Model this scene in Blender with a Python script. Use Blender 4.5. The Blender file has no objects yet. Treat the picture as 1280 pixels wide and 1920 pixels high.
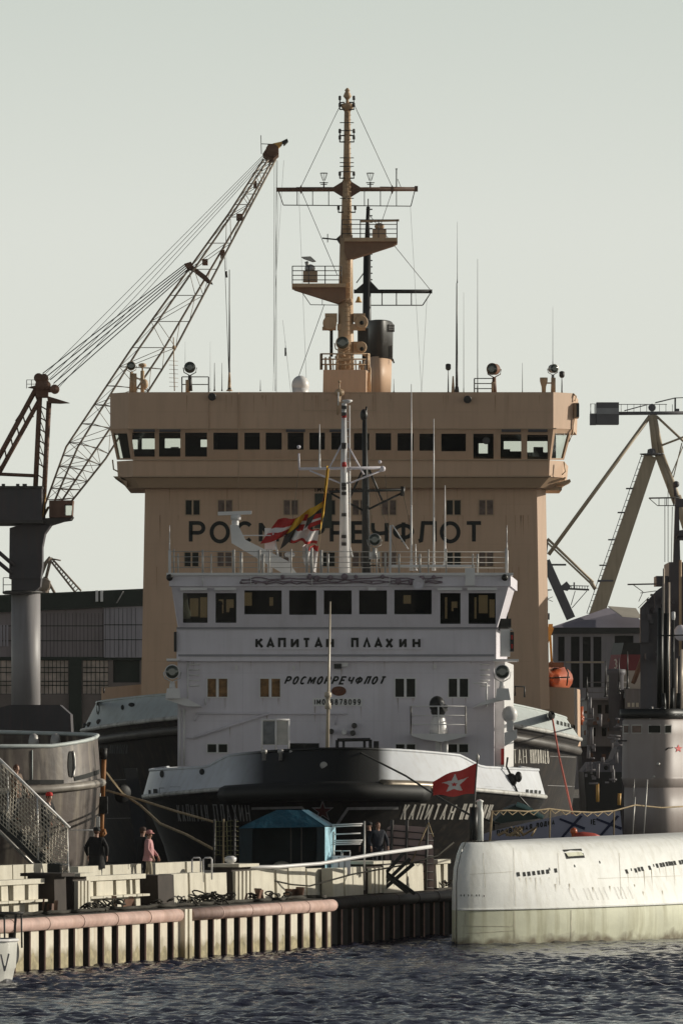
import bpy, math, random
import numpy as np
from mathutils import Vector, Matrix
from mathutils.bvhtree import BVHTree
random.seed(7)
R = math.radians
S = bpy.context.scene
COL = S.collection
# ------------------------------------------------------------ camera, sky, sun, exposure
F, HC, YH = 12000.0, 6.9, 1390.0          # focal length in photo pixels, eye height, horizon row
cam = bpy.data.cameras.new('camera'); co = bpy.data.objects.new('camera', cam); COL.objects.link(co)
co.location = (0, 0, HC); co.rotation_euler = (R(90), 0, 0)
cam.sensor_fit = 'HORIZONTAL'; cam.sensor_width = 36; cam.lens = 36*F/1280
cam.shift_y = (YH-960)/1280; cam.clip_start = 1; cam.clip_end = 9000
S.camera = co
SUN_EL, SUN_AZ = R(15.5), R(15)              # sun stands to the right, a little beyond the ships
tosun = Vector((math.cos(SUN_AZ)*math.cos(SUN_EL), math.sin(SUN_AZ)*math.cos(SUN_EL), math.sin(SUN_EL)))
w = bpy.data.worlds.new('World'); S.world = w; w.use_nodes = True
nt = w.node_tree; nt.nodes.clear()
sky = nt.nodes.new('ShaderNodeTexSky'); sky.sky_type = 'NISHITA'; sky.sun_disc = False
sky.sun_elevation = SUN_EL; sky.sun_rotation = math.pi/2 - SUN_AZ
sky.altitude = 0; sky.air_density = 1.0; sky.dust_density = 2.5; sky.ozone_density = 1.0
hs = nt.nodes.new('ShaderNodeHueSaturation'); hs.inputs['Saturation'].default_value = 0.5
wtc = nt.nodes.new('ShaderNodeTexCoord'); wsp = nt.nodes.new('ShaderNodeSeparateXYZ'); nt.links.new(wtc.outputs['Generated'], wsp.inputs[0])
hz = nt.nodes.new('ShaderNodeValToRGB'); E = hz.color_ramp.elements     # pale haze that lies along the horizon, by height
E[0].position = 0; E[0].color = (.735,.748,.668,1); E[1].position = .125; E[1].color = (.585,.632,.578,1); e_ = E.new(.08); e_.color = (.712,.735,.675,1)
hm = nt.nodes.new('ShaderNodeMapRange'); hm.interpolation_type = 'SMOOTHSTEP'
hm.inputs['From Min'].default_value = .13; hm.inputs['From Max'].default_value = .22; hm.inputs['To Min'].default_value = 1; hm.inputs['To Max'].default_value = 0
SKY = 0.05
hk = nt.nodes.new('ShaderNodeVectorMath'); hk.operation = 'SCALE'; hk.inputs['Scale'].default_value = 1/SKY
mx = nt.nodes.new('ShaderNodeMix'); mx.data_type = 'RGBA'
bg = nt.nodes.new('ShaderNodeBackground'); bg.inputs[1].default_value = SKY
wo = nt.nodes.new('ShaderNodeOutputWorld'); wl = nt.links.new
wl(wsp.outputs[2], hz.inputs[0]); wl(wsp.outputs[2], hm.inputs['Value']); wl(hz.outputs[0], hk.inputs[0])
wl(sky.outputs[0], hs.inputs['Color']); wl(hm.outputs[0], mx.inputs[0]); wl(hs.outputs[0], mx.inputs[6]); wl(hk.outputs[0], mx.inputs[7])
wl(mx.outputs[2], bg.inputs[0]); wl(bg.outputs[0], wo.inputs[0])
sl = bpy.data.lights.new('sun', 'SUN'); sl.energy = 3.7; sl.angle = R(0.5); sl.color = (1.0, 0.945, 0.82)
so = bpy.data.objects.new('sun', sl); COL.objects.link(so)
so.rotation_euler = tosun.to_track_quat('Z', 'Y').to_euler()
S.view_settings.view_transform = 'Standard'; S.view_settings.look = 'None'
S.view_settings.exposure = 0; S.view_settings.gamma = 1
S.cycles.max_bounces = 6; S.cycles.transparent_max_bounces = 12

# ------------------------------------------------------------ helpers
def P(px, py, D): return Vector(((px-640)*D/F, D, HC+(YH-py)*D/F))
def ray(px, py): return Vector(((px-640)/F, 1, (YH-py)/F)).normalized()

class MB:
    def __init__(s): s.v = []; s.f = []; s.sm = []; s.mi = []; s.m = 0
    def add(s, vs, fs, smooth=False):
        b = len(s.v); s.v += [tuple(v) for v in vs]
        for f in fs: s.f.append(tuple(i+b for i in f)); s.sm.append(smooth); s.mi.append(s.m)
        return s
    def box(s, c, d, M=None):
        x, y, z = (a/2 for a in d)
        vs = [Vector(p) for p in ((-x,-y,-z),(x,-y,-z),(x,y,-z),(-x,y,-z),(-x,-y,z),(x,-y,z),(x,y,z),(-x,y,z))]
        if M: vs = [M @ v for v in vs]
        c = Vector(c)
        return s.add([v+c for v in vs], [(0,3,2,1),(4,5,6,7),(0,1,5,4),(1,2,6,5),(2,3,7,6),(3,0,4,7)])
    def frame(s, p, q):
        d = (q-p).normalized(); a = Vector((0,0,1)) if abs(d.z) < .95 else Vector((1,0,0))
        x = d.cross(a).normalized(); return d, x, d.cross(x).normalized()
    def bar(s, p, q, r, r2=None, n=6, smooth=True):
        p = Vector(p); q = Vector(q); r2 = r if r2 is None else r2
        if (q-p).length < 1e-6: return s
        d, x, y = s.frame(p, q); vs = []
        for c, rr in ((p, r), (q, r2)):
            for i in range(n):
                t = 2*math.pi*i/n; vs.append(c + x*math.cos(t)*rr + y*math.sin(t)*rr)
        fs = [(i, (i+1) % n, n+(i+1) % n, n+i) for i in range(n)]
        s.add(vs, fs, smooth); b = len(s.v)-2*n
        s.f.append(tuple(b+i for i in reversed(range(n)))); s.f.append(tuple(b+n+i for i in range(n)))
        s.sm += [False, False]; s.mi += [s.m, s.m]; return s
    def beam(s, p, q, w, h):
        p = Vector(p); q = Vector(q); d, x, y = s.frame(p, q)
        vs = [c + x*a*w/2 + y*b*h/2 for c in (p, q) for a, b in ((-1,-1),(1,-1),(1,1),(-1,1))]
        return s.add(vs, [(3,2,1,0),(4,5,6,7),(0,1,5,4),(1,2,6,5),(2,3,7,6),(3,0,4,7)])
    def path(s, pts, r, n=6):
        pts = [Vector(p) for p in pts]; rows = []
        for i, p in enumerate(pts):
            a = pts[max(i-1, 0)]; b = pts[min(i+1, len(pts)-1)]
            d, x, y = s.frame(a, b); rr = r[i] if isinstance(r, (list, tuple)) else r
            rows.append([p + x*math.cos(2*math.pi*k/n)*rr + y*math.sin(2*math.pi*k/n)*rr for k in range(n)])
        return s.loft(rows, True, True, caps=True)
    def loft(s, rows, closed=False, smooth=True, caps=False):
        n = len(rows[0]); vs = [p for r in rows for p in r]; fs = []
        for i in range(len(rows)-1):
            for j in range(n if closed else n-1):
                k = (j+1) % n; fs.append((i*n+j, i*n+k, (i+1)*n+k, (i+1)*n+j))
        s.add(vs, fs, smooth)
        if caps:
            b = len(s.v)-len(vs); s.f.append(tuple(b+i for i in reversed(range(n)))); s.f.append(tuple(b+(len(rows)-1)*n+i for i in range(n)))
            s.sm += [False, False]; s.mi += [s.m, s.m]
        return s
    def lathe(s, base, prof, axis=(0,0,1), n=14, smooth=True):
        base = Vector(base); d = Vector(axis).normalized(); a = Vector((0,0,1)) if abs(d.z) < .95 else Vector((1,0,0))
        x = d.cross(a).normalized(); y = d.cross(x).normalized()
        rows = [[base + d*z + (x*math.cos(2*math.pi*k/n) + y*math.sin(2*math.pi*k/n))*max(r, 1e-4) for k in range(n)] for r, z in prof]
        return s.loft(rows, True, smooth, caps=True)
    def sph(s, c, r, sc=(1,1,1), n=12, m=8):
        c = Vector(c); rows = []
        for i in range(m+1):
            t = math.pi*i/m; rows.append([c + Vector((r*sc[0]*max(math.sin(t),1e-3)*math.cos(2*math.pi*k/n), r*sc[1]*max(math.sin(t),1e-3)*math.sin(2*math.pi*k/n), -r*sc[2]*math.cos(t))) for k in range(n)])
        return s.loft(rows, True, True)
    def prism(s, poly, vec):
        n = len(poly); poly = [Vector(p) for p in poly]; vec = Vector(vec)
        return s.add(poly+[p+vec for p in poly], [tuple(range(n)), tuple(reversed(range(n, 2*n)))] + [(i, n+i, n+(i+1) % n, (i+1) % n) for i in range(n)])
    def poly(s, pts): return s.add(pts, [tuple(range(len(pts)))])
    def pbox(s, x0, y0, x1, y1, D, dep):      # pixel rectangle at distance D, extruded away from the camera
        return s.prism([P(x0,y1,D), P(x1,y1,D), P(x1,y0,D), P(x0,y0,D)], (0, dep, 0))
    def ppoly(s, pts, D, dep): return s.prism([P(x, y, D) for x, y in pts], dep if isinstance(dep, tuple) else (0, dep, 0))
    def pbar(s, a, b, D, r, D2=None, r2=None, n=6): return s.bar(P(*a, D), P(*b, D2 or D), r, r2, n)
    def wall(s, fpt, us, vs, holes, thick):
        """wall over param grid with rectangular holes; fpt(u,v)->point, thick: vector inward"""
        us = sorted(set(us + [h[0] for h in holes] + [h[2] for h in holes])); vs = sorted(set(vs + [h[1] for h in holes] + [h[3] for h in holes]))
        inh = lambda u, v: any(h[0] < u < h[2] and h[1] < v < h[3] for h in holes)
        T = Vector(thick); idx = {}; V = []; Fc = []
        def g(i, j, k):
            if (i, j, k) not in idx: idx[i, j, k] = len(V); V.append(fpt(us[i], vs[j]) + (T if k else Vector((0,0,0))))
            return idx[i, j, k]
        nu, nv = len(us)-1, len(vs)-1
        solid = [[not inh((us[i]+us[i+1])/2, (vs[j]+vs[j+1])/2) for j in range(nv)] for i in range(nu)]
        for i in range(nu):
            for j in range(nv):
                if not solid[i][j]: continue
                Fc.append((g(i,j,0), g(i,j+1,0), g(i+1,j+1,0), g(i+1,j,0))); Fc.append((g(i,j,1), g(i+1,j,1), g(i+1,j+1,1), g(i,j+1,1)))
                for di, dj, e in ((-1,0,((i,j),(i,j+1))), (1,0,((i+1,j+1),(i+1,j))), (0,-1,((i+1,j),(i,j))), (0,1,((i,j+1),(i+1,j+1)))):
                    a, b = i+di, j+dj
                    if not (0 <= a < nu and 0 <= b < nv and solid[a][b]):
                        (p, q), (r_, t) = e; Fc.append((g(p,q,0), g(p,q,1), g(r_,t,1), g(r_,t,0)))
        return s.add(V, Fc)
    def pwall(s, xl, xr, yt, yb, Dt, Db, holes, thick=.18, xlb=None, xrb=None):
        xlb = xl if xlb is None else xlb; xrb = xr if xrb is None else xrb
        def fpt(px, py):
            k = (py-yt)/(yb-yt); D = Dt+(Db-Dt)*k
            if px <= xl: px = xl+(xlb-xl)*k
            elif px >= xr: px = xr+(xrb-xr)*k
            return P(px, py, D)
        return s.wall(fpt, [xl, xr], [yt, yb], holes, (0, thick, 0))

WL = {}
def obj(name, mb, mat, parent=None, base=(0,0,0)):
    off = WL.get(parent.name, Vector()) if parent else Vector(base)
    me = bpy.data.meshes.new(name)
    me.from_pydata([tuple(Vector(v)-off) for v in mb.v], [], mb.f)
    me.polygons.foreach_set('use_smooth', mb.sm)
    for m in (mat if isinstance(mat, (list, tuple)) else [mat]): me.materials.append(m)
    if isinstance(mat, (list, tuple)): me.polygons.foreach_set('material_index', mb.mi)
    me.update()
    o = bpy.data.objects.new(name, me); COL.objects.link(o)
    if parent: o.parent = parent; WL[o.name] = off
    else: o.location = off; WL[o.name] = off
    return o
def thing(name, label, cat, loc=(0,0,0), group=None):
    o = bpy.data.objects.new(name, None); COL.objects.link(o); o.location = loc; o.empty_display_size = .5
    WL[o.name] = Vector(loc); o['label'] = label; o['category'] = cat
    if group: o['group'] = group
    return o
def tag(o, label, cat, group=None):
    o['label'] = label; o['category'] = cat
    if group: o['group'] = group
    return o
def struct(o, kind='structure'): o['kind'] = kind; return o
def dup(o, parent=None):
    c = o.copy(); COL.objects.link(c)
    if parent: c.parent = parent
    WL[c.name] = Vector(c.location)
    for ch in list(o.children): dup(ch, c)
    return c

def M(name, col, rough=.55, var=.12, scale=.8, streak=0, dirt=(.09,.06,.045), metal=0, bump=0, spec=.4, coat=0):
    m = bpy.data.materials.new(name); m.use_nodes = True; n = m.node_tree.nodes; L = m.node_tree.links
    b = n['Principled BSDF']; b.inputs['Roughness'].default_value = rough; b.inputs['Metallic'].default_value = metal
    b.inputs['Specular IOR Level'].default_value = spec
    tc = n.new('ShaderNodeTexCoord'); nz = n.new('ShaderNodeTexNoise'); nz.inputs['Scale'].default_value = scale; nz.inputs['Detail'].default_value = 7; nz.inputs['Roughness'].default_value = .62
    L.new(tc.outputs['Object'], nz.inputs['Vector'])
    rp = n.new('ShaderNodeValToRGB'); rp.color_ramp.elements[0].position = .3; rp.color_ramp.elements[1].position = .7
    rp.color_ramp.elements[0].color = (*[c*(1-var) for c in col], 1); rp.color_ramp.elements[1].color = (*[min(c*(1+var), 1) for c in col], 1)
    L.new(nz.outputs['Fac'], rp.inputs['Fac']); out = rp.outputs['Color']
    if streak:
        mp = n.new('ShaderNodeMapping'); mp.inputs['Scale'].default_value = (2.6, 2.6, .22); n2 = n.new('ShaderNodeTexNoise'); n2.inputs['Scale'].default_value = 1.3; n2.inputs['Detail'].default_value = 6
        L.new(tc.outputs['Object'], mp.inputs['Vector']); L.new(mp.outputs[0], n2.inputs['Vector'])
        r2 = n.new('ShaderNodeValToRGB'); r2.color_ramp.elements[0].position = .48; r2.color_ramp.elements[1].position = .72
        r2.color_ramp.elements[0].color = (0,0,0,1); r2.color_ramp.elements[1].color = (streak,)*3 + (1,)
        L.new(n2.outputs['Fac'], r2.inputs['Fac'])
        x = n.new('ShaderNodeMix'); x.data_type = 'RGBA'; L.new(r2.outputs['Color'], x.inputs[0]); L.new(out, x.inputs[6]); x.inputs[7].default_value = (*dirt, 1); out = x.outputs[2]
    L.new(out, b.inputs['Base Color'])
    if bump:
        bp = n.new('ShaderNodeBump'); bp.inputs['Strength'].default_value = bump; bp.inputs['Distance'].default_value = .05
        n3 = n.new('ShaderNodeTexNoise'); n3.inputs['Scale'].default_value = scale*4; n3.inputs['Detail'].default_value = 4
        L.new(tc.outputs['Object'], n3.inputs['Vector']); L.new(n3.outputs['Fac'], bp.inputs['Height']); L.new(bp.outputs[0], b.inputs['Normal'])
    return m
def glass(name, tint, refl=.12, rough=.03):
    m = bpy.data.materials.new(name); m.use_nodes = True; n = m.node_tree.nodes; L = m.node_tree.links; n.clear()
    t = n.new('ShaderNodeBsdfTransparent'); t.inputs[0].default_value = (*tint, 1)
    g = n.new('ShaderNodeBsdfGlossy'); g.inputs['Roughness'].default_value = rough; g.inputs[0].default_value = (.8,.85,.85,1)
    x = n.new('ShaderNodeMixShader'); x.inputs[0].default_value = refl; o = n.new('ShaderNodeOutputMaterial')
    L.new(t.outputs[0], x.inputs[1]); L.new(g.outputs[0], x.inputs[2]); L.new(x.outputs[0], o.inputs[0]); return m

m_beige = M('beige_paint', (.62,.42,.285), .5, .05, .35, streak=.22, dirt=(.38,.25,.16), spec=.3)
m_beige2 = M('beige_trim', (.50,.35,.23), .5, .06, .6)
m_tan = M('tan_mast_paint', (.52,.36,.22), .5, .12, 1.5, streak=.3, dirt=(.25,.13,.07))
m_white = M('white_paint', (.73,.69,.73), .45, .06, .5, streak=.25, dirt=(.54,.49,.50), spec=.3)
m_white2 = M('white_trim', (.74,.72,.70), .4, .08, 1)
m_grey = M('pale_grey_paint', (.52,.56,.54), .5, .1, .4, streak=.35, dirt=(.35,.34,.30))
m_black = M('black_paint', (.016,.016,.014), .45, .2, 1)
m_hullb = M('black_hull_paint', (.017,.016,.015), .5, .35, .25, streak=.55, dirt=(.06,.048,.036), spec=.2)
m_rubber = M('black_rubber', (.009,.0085,.007), .6, .2, 2)
m_dark = M('dark_interior', (.012,.013,.011), .8, .3, 1)
m_letter = M('letter_black', (.012,.013,.010), .6, .1, 2)
m_lettw = M('letter_white', (.70,.66,.58), .6, .2, 3)
m_lettg = M('letter_grey', (.34,.33,.32), .6, .3, 3)
m_glass = glass('clear_pane', (.86,.88,.84), .05)
m_glassd = M('dark_pane', (.014,.015,.011), .25, .2, 1, spec=.12)
m_curt = M('curtained_pane', (.16,.11,.09), .3, .5, 2.5, spec=.15)
m_curt2 = M('amber_curtain_pane', (.20,.11,.045), .3, .75, 2.2, spec=.12)
m_steel = M('galvanised_steel', (.45,.43,.40), .45, .15, 2, metal=.3)
m_dsteel = M('dark_steel', (.06,.055,.05), .5, .2, 1.5)
m_red = M('red_paint', (.45,.035,.03), .5, .2, 2)
m_orange = M('orange_lifeboat', (.45,.105,.04), .35, .15, 1.2, streak=.25, dirt=(.35,.08,.03))
m_yellow = M('yellow_davit', (.62,.36,.10), .5, .15, 1.5)
m_rust = M('rusty_crane_steel', (.16,.085,.055), .6, .35, .8)
m_cgrey = M('crane_grey_steel', (.075,.07,.075), .6, .2, .3, streak=.4, dirt=(.11,.075,.07))
m_lens = M('lamp_lens', (.05,.06,.045), .1, .2, 1, spec=.8)
m_rope = M('hemp_rope', (.30,.23,.14), .9, .3, 4)
m_roped = M('dark_rope', (.05,.045,.035), .9, .3, 4)
m_conc = M('concrete', (.62,.58,.48), .85, .12, 1.2, streak=.4, dirt=(.38,.33,.25), bump=.25)
m_deck = M('quay_concrete', (.05,.043,.034), .9, .3, .8, bump=.3)
m_pink = M('faded_red_pipe', (.50,.345,.295), .55, .25, 1.8, streak=.5, dirt=(.36,.22,.16), bump=.2)

# ------------------------------------------------------------ stroke lettering
def arc(cx, cy, rx, ry, a0, a1, n=14): return [(cx+rx*math.cos(R(a0+(a1-a0)*i/n)), cy+ry*math.sin(R(a0+(a1-a0)*i/n))) for i in range(n+1)]
O_ = [arc(.5,.5,.5,.5,90,450,22)]
P_ = [(0,.47),(.55,.47)] + arc(.6,.735,.4,.265,-90,90,8) + [(0,1),(0,0)]
G = {'К':[[(0,0),(0,1)],[(.95,1),(.05,.45)],[(.3,.6),(1,0)]],'А':[[(0,0),(.5,1),(1,0)],[(.2,.3),(.8,.3)]],'П':[[(0,0),(0,1),(1,1),(1,0)]],
 'И':[[(0,0),(0,1)],[(1,0),(1,1)],[(0,.1),(1,.9)]],'Т':[[(0,1),(1,1)],[(.5,.97),(.5,0)]],'Н':[[(0,0),(0,1)],[(1,0),(1,1)],[(0,.5),(1,.5)]],
 'Л':[[(0,.02),(.16,.06),(.27,1),(1,1),(1,0)]],'Λ':[[(0,0),(.5,1),(1,0)]],'Х':[[(0,0),(1,1)],[(0,1),(1,0)]],'Р':[P_],'О':O_,'C':[arc(.5,.5,.5,.5,45,315,16)],
 'М':[[(0,0),(0,1)],[(0,.97),(.5,.28),(1,.97)],[(1,1),(1,0)]],'Е':[[(1,1),(0,1),(0,0),(1,0)],[(0,.52),(.88,.52)]],'Ч':[[(0,1),(0,.66),(.12,.5),(.45,.43),(1,.47)],[(1,1),(1,0)]],
 'Ф':[arc(.5,.54,.5,.33,90,450,22),[(.5,1.03),(.5,-.03)]],'В':[[(0,0),(0,1)] + arc(.5,.76,.4,.24,90,-90,8)+[(0,.52)],[(0,.5)]+arc(.55,.26,.45,.26,90,-90,8)+[(0,0)]],
 'Д':[[(-.05,-.15),(-.05,.03),(1.05,.03),(1.05,-.15)],[(.1,.03),(.35,1),(.9,1),(.9,.03)]],'Я':[[(1,0),(1,1),(.45,1)]+arc(.45,.74,.42,.26,90,270,8)+[(1,.48)],[(.5,.48),(0,0)]],
 'I':[[(.5,0),(.5,1)]],'8':[arc(.5,.74,.4,.26,90,450,14),arc(.5,.26,.48,.26,90,450,14)],'7':[[(0,1),(1,1),(.35,0)]],'0':O_,'9':[arc(.5,.68,.45,.32,0,360,14),[(.95,.68),(.9,.3),(.6,0),(.1,.02)]],
 '4':[[(.75,0),(.75,1),(0,.3),(1,.3)]],'1':[[(.15,.75),(.5,1),(.5,0)]],'3':[arc(.45,.75,.45,.25,140,-90,8),arc(.45,.25,.5,.25,90,-140,8)]}
G['С'] = G['C']
def ribbon(pl, hw):
    n = len(pl); closed = n > 3 and math.dist(pl[0], pl[-1]) < 1e-4; Lr, Rr = [], []
    for i in range(n):
        a = pl[i-1] if i else (pl[-2] if closed else None); b = pl[i+1] if i < n-1 else (pl[1] if closed else None); p = pl[i]
        def nm(u, v):
            d = math.dist(u, v) or 1; return (-(v[1]-u[1])/d, (v[0]-u[0])/d)
        if a is None: nx, ny = nm(p, b); k = 1
        elif b is None: nx, ny = nm(a, p); k = 1
        else:
            n1, n2 = nm(a, p), nm(p, b); nx, ny = n1[0]+n2[0], n1[1]+n2[1]; q = nx*nx+ny*ny
            if q < .12: nx, ny, k = n1[0], n1[1], 1
            else: k = min(2/q, 3.0)
        Lr.append((p[0]+nx*k*hw, p[1]+ny*k*hw)); Rr.append((p[0]-nx*k*hw, p[1]-ny*k*hw))
    return [(Lr[i], Lr[i+1], Rr[i+1], Rr[i]) for i in range(n-1)]
def letters(mb, boxes, y0, y1, hw, surf, slant=0, sub=1):
    """boxes: (char, x0, x1) in photo pixels; surf(px,py,k)->3D point"""
    for ch, x0, x1 in boxes:
        for k, st in enumerate(G[ch]):
            pl = [(x0+hw+u*(x1-x0-2*hw)+slant*(v-.5)*(y1-y0), y1-hw-v*(y1-y0-2*hw)) for u, v in st]
            if sub > 1: pl = [(a[0]+(b[0]-a[0])*t/sub, a[1]+(b[1]-a[1])*t/sub) for a, b in zip(pl, pl[1:]) for t in range(sub)] + [pl[-1]]
            for q in ribbon(pl, hw): mb.poly([surf(x, y, k) for x, y in q])
def spread(txt, x0, x1, gap=.35, widths=None):
    ws = [(.7 if c == ' ' else .35 if c in 'I' else 1.25 if c in 'МФ' else 1) for c in txt]; tot = sum(ws)+gap*(len(txt)-1); u = (x1-x0)/tot; x = x0; out = []
    for c, q in zip(txt, ws):
        if c != ' ': out.append((c, x, x+q*u))
        x += (q+gap)*u
    return out
def flat(D, eps=.02): return lambda px, py, k=0: P(px, py, D-eps-.004*k)
def onmesh(mb, eps=.02):
    t = BVHTree.FromPolygons(mb.v, mb.f); o = Vector((0,0,HC))
    def f(px, py, k=0):
        d = ray(px, py); h, n, i, _ = t.ray_cast(o, d)
        if h is None: return P(px, py, 280)
        if n.dot(d) > 0: n = -n
        return h + n*(eps+.006*k)
    f.hit = lambda px, py: t.ray_cast(o, ray(px, py))
    return f
# ------------------------------------------------------------ water and land
def make_water():
    def axis(lo, dlo, dhi, hi, step, n):
        return np.unique(np.concatenate([-np.geomspace(max(dlo-lo,1)+1, 1, n)+1+dlo, np.arange(dlo, dhi, step), np.geomspace(1, hi-dhi+1, n)-1+dhi]))
    xs = axis(-1200, -15, 16, 1200, .09, 24); ys = axis(-60, 153, 230, 2600, .15, 24)
    X, Y = np.meshgrid(xs, ys); Z = np.zeros_like(X); rng = np.random.RandomState(3)
    for i in range(110):
        lam = .42*(3.8**(rng.rand()**1.7)); th = math.pi*.5+rng.randn()*.75; a = .0098*lam**.85*(.5+rng.rand())
        k = 2*math.pi/lam; ph = k*(X*math.cos(th)+Y*math.sin(th))+rng.rand()*6.28
        Z += a*(1-2*np.abs(np.sin(ph/2))**1.15+.27)
    msk = np.clip((X+26)/8,0,1)*np.clip((27-X)/8,0,1)*np.clip((Y-140)/10,0,1)*np.clip((242-Y)/6,0,1)
    gust = .75+.35*np.sin(X*.35+Y*.11+1)*np.sin(Y*.23+.6)
    Z = Z*msk*.68*gust
    ny, nx = X.shape; me = bpy.data.meshes.new('river_water')
    me.vertices.add(nx*ny); me.vertices.foreach_set('co', np.stack([X, Y, Z], -1).ravel().astype(np.float32))
    i = np.arange(nx*(ny-1)).reshape(ny-1, nx)[:, :-1].ravel(); q = np.stack([i, i+1, i+nx+1, i+nx], -1).astype(np.int32)
    me.loops.add(q.size); me.loops.foreach_set('vertex_index', q.ravel()); me.polygons.add(len(q)); me.polygons.foreach_set('loop_start', np.arange(0, q.size, 4, dtype=np.int32))
    me.update(); me.validate(); me.polygons.foreach_set('use_smooth', np.ones(len(q), dtype=bool))
    m = M('river_water_surface', (.016,.015,.030), .09, .2, .2, spec=.5); b = m.node_tree.nodes['Principled BSDF']; b.inputs['IOR'].default_value = 1.33; b.inputs['Specular Tint'].default_value = (.88,.86,1.0,1)
    n = m.node_tree.nodes; L = m.node_tree.links; bp = n.new('ShaderNodeBump'); bp.inputs['Strength'].default_value = .35; bp.inputs['Distance'].default_value = .08
    tc = n.new('ShaderNodeTexCoord'); nz = n.new('ShaderNodeTexNoise'); nz.inputs['Scale'].default_value = 5.5; nz.inputs['Detail'].default_value = 5
    L.new(tc.outputs['Object'], nz.inputs['Vector']); L.new(nz.outputs['Fac'], bp.inputs['Height']); L.new(bp.outputs[0], b.inputs['Normal'])
    me.materials.append(m); o = bpy.data.objects.new('river_water', me); COL.objects.link(o); struct(o)
make_water()
m_land = M('yard_ground', (.14,.125,.105), .9, .3, .1)
mb = MB(); mb.prism([(-1100,330,2.4),(-26,330,2.4),(-26,505,2.4),(30,505,2.4),(1100,505,2.4),(1100,2500,2.4),(-1100,2500,2.4)], (0,0,-4)); struct(obj('shipyard_ground', mb, m_land))
QA, QB = Vector((-10.1,189,0)), Vector((-.36,213.4,0)); QU = (QB-QA).normalized(); QN = Vector((QU.y,-QU.x,0))   # quay edge and its outward normal
QB2 = Vector((-.37,215.0,0)); QC = Vector((3.98,227.3,0)); Q0 = QA-QU*40; QU2 = (QC-QB2).normalized(); QN2 = Vector((QU2.y,-QU2.x,0)); DZ = 1.62
mb = MB(); e = .30
qi = [Q0-QN*e, QB-QN*e, QB2-QN2*e, QC-QN2*e, Vector((3.2,229,0)), Vector((-60,229,0)), Vector((-60,Q0.y,0))]
mb.prism([p+Vector((0,0,DZ)) for p in qi], (0,0,-3)); struct(obj('quay_deck', mb, m_deck))
mb = MB(); pr = [Q0-QN*3.0, QB-QN*3.0-QU*1.0, QB2-QN2*1.4, QC-QN2*1.4+QU2*.5, Vector((-59,227.6,0)), Vector((-59,Q0.y,0))]
mb.prism([p+Vector((0,0,2.3)) for p in pr], (0,0,-.74)); struct(obj('quay_promenade', mb, M('dark_granite', (.05,.045,.038), .8, .3, 1)))
# ------------------------------------------------------------ hull builder
class Hull:
    """rows: (half_breadth, stem_y, fore_length, zfunc(x))"""
    def __init__(s, xc, rows, aft, pw=.1): s.xc, s.rows, s.aft, s.pw = xc, rows, aft, pw
    def row(s, i, n=72, k=None):
        b, st, L, zf = s.rows[i]; out = []
        ts = [-math.pi/2+math.pi*j/n for j in range(n+1)]
        P_ = lambda t: (b*math.sin(t), st+L*(s.pw*(math.sqrt(math.sin(t)**2+.02)-.1414)/.8685+(1-s.pw)*(1-math.cos(t))))
        for yy in (s.aft+st+L, s.aft*.5+st+L): out.append(Vector((s.xc-b*(.8 if yy > s.aft*.8+st+L else 1), yy, zf(-b))))
        for t in ts:
            x, y = P_(t); out.append(Vector((s.xc+x, y, zf(x))))
        for yy in (s.aft*.5+st+L, s.aft+st+L): out.append(Vector((s.xc+b*(.8 if yy > s.aft*.8+st+L else 1), yy, zf(b))))
        return out
    def shell(s, i0, i1, mb=None):
        mb = mb or MB(); rows = [s.row(i) for i in range(i0, i1+1)]
        mb.loft(list(reversed(rows)), False, True); return mb
    def lip(s, i, r, lo=-99, hi=99, dz=0, out=0):
        pts = [p+Vector((0,-out,dz)) for p in s.row(i)[1:-1] if lo <= p.x-s.xc <= hi]
        return MB().path(pts, r, 8)
def pane_set(parent, px0, py0, px1, py1, D, pane, frame, mull=0, eps=.06, fr=.05, name='window'):
    """a window: frame (part) with its pane (sub-part) just proud of a solid wall at D"""
    a = P(px0, py1, D-eps); b = P(px1, py0, D-eps); fb = MB()
    fb.box(((a.x+b.x)/2, D-eps/2, b.z+fr/2), (b.x-a.x+2*fr, eps, fr)); fb.box(((a.x+b.x)/2, D-eps/2, a.z-fr/2), (b.x-a.x+2*fr, eps, fr))
    fb.box((a.x-fr/2, D-eps/2, (a.z+b.z)/2), (fr, eps, b.z-a.z)); fb.box((b.x+fr/2, D-eps/2, (a.z+b.z)/2), (fr, eps, b.z-a.z))
    if mull: fb.box(((a.x+b.x)/2, D-eps/2-.003, (a.z+b.z)/2), (mull, eps, b.z-a.z))
    o = obj(name, fb, frame, parent); pb = MB().box(((a.x+b.x)/2, D-.012, (a.z+b.z)/2), (b.x-a.x, .02, b.z-a.z)); obj('pane', pb, pane, o)
    return o
def glaze(parent, holes, Dt, Db, yt, yb, thick=.18, name='window_pane', gm=None):
    for h in holes:
        d = lambda y: Dt+(Db-Dt)*(y-yt)/(yb-yt)+thick*.5
        mb = MB().prism([P(h[0]-.5,h[3],d(h[3])), P(h[2]+.5,h[3],d(h[3])), P(h[2]+.5,h[1],d(h[1])), P(h[0]-.5,h[1],d(h[1]))], (0,.015,0)); obj(name, mb, gm or m_glass, parent)
def rails(parent, pts, h, mat, name='railing', n=3, posts=True, r=.025, step=1.4):
    mb = MB(); pts = [Vector(p) for p in pts]; up = Vector((0,0,1))
    for k in range(1, n+1): 
        for a, b in zip(pts, pts[1:]): mb.bar(a+up*h*k/n, b+up*h*k/n, r, n=5)
    for a, b in zip(pts, pts[1:]):
        m = max(1, round((b-a).length/step))
        for i in range(m+1): p = a.lerp(b, i/m); mb.bar(p, p+up*h, r*1.3, n=5)
    return obj(name, mb, mat, parent)
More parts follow.
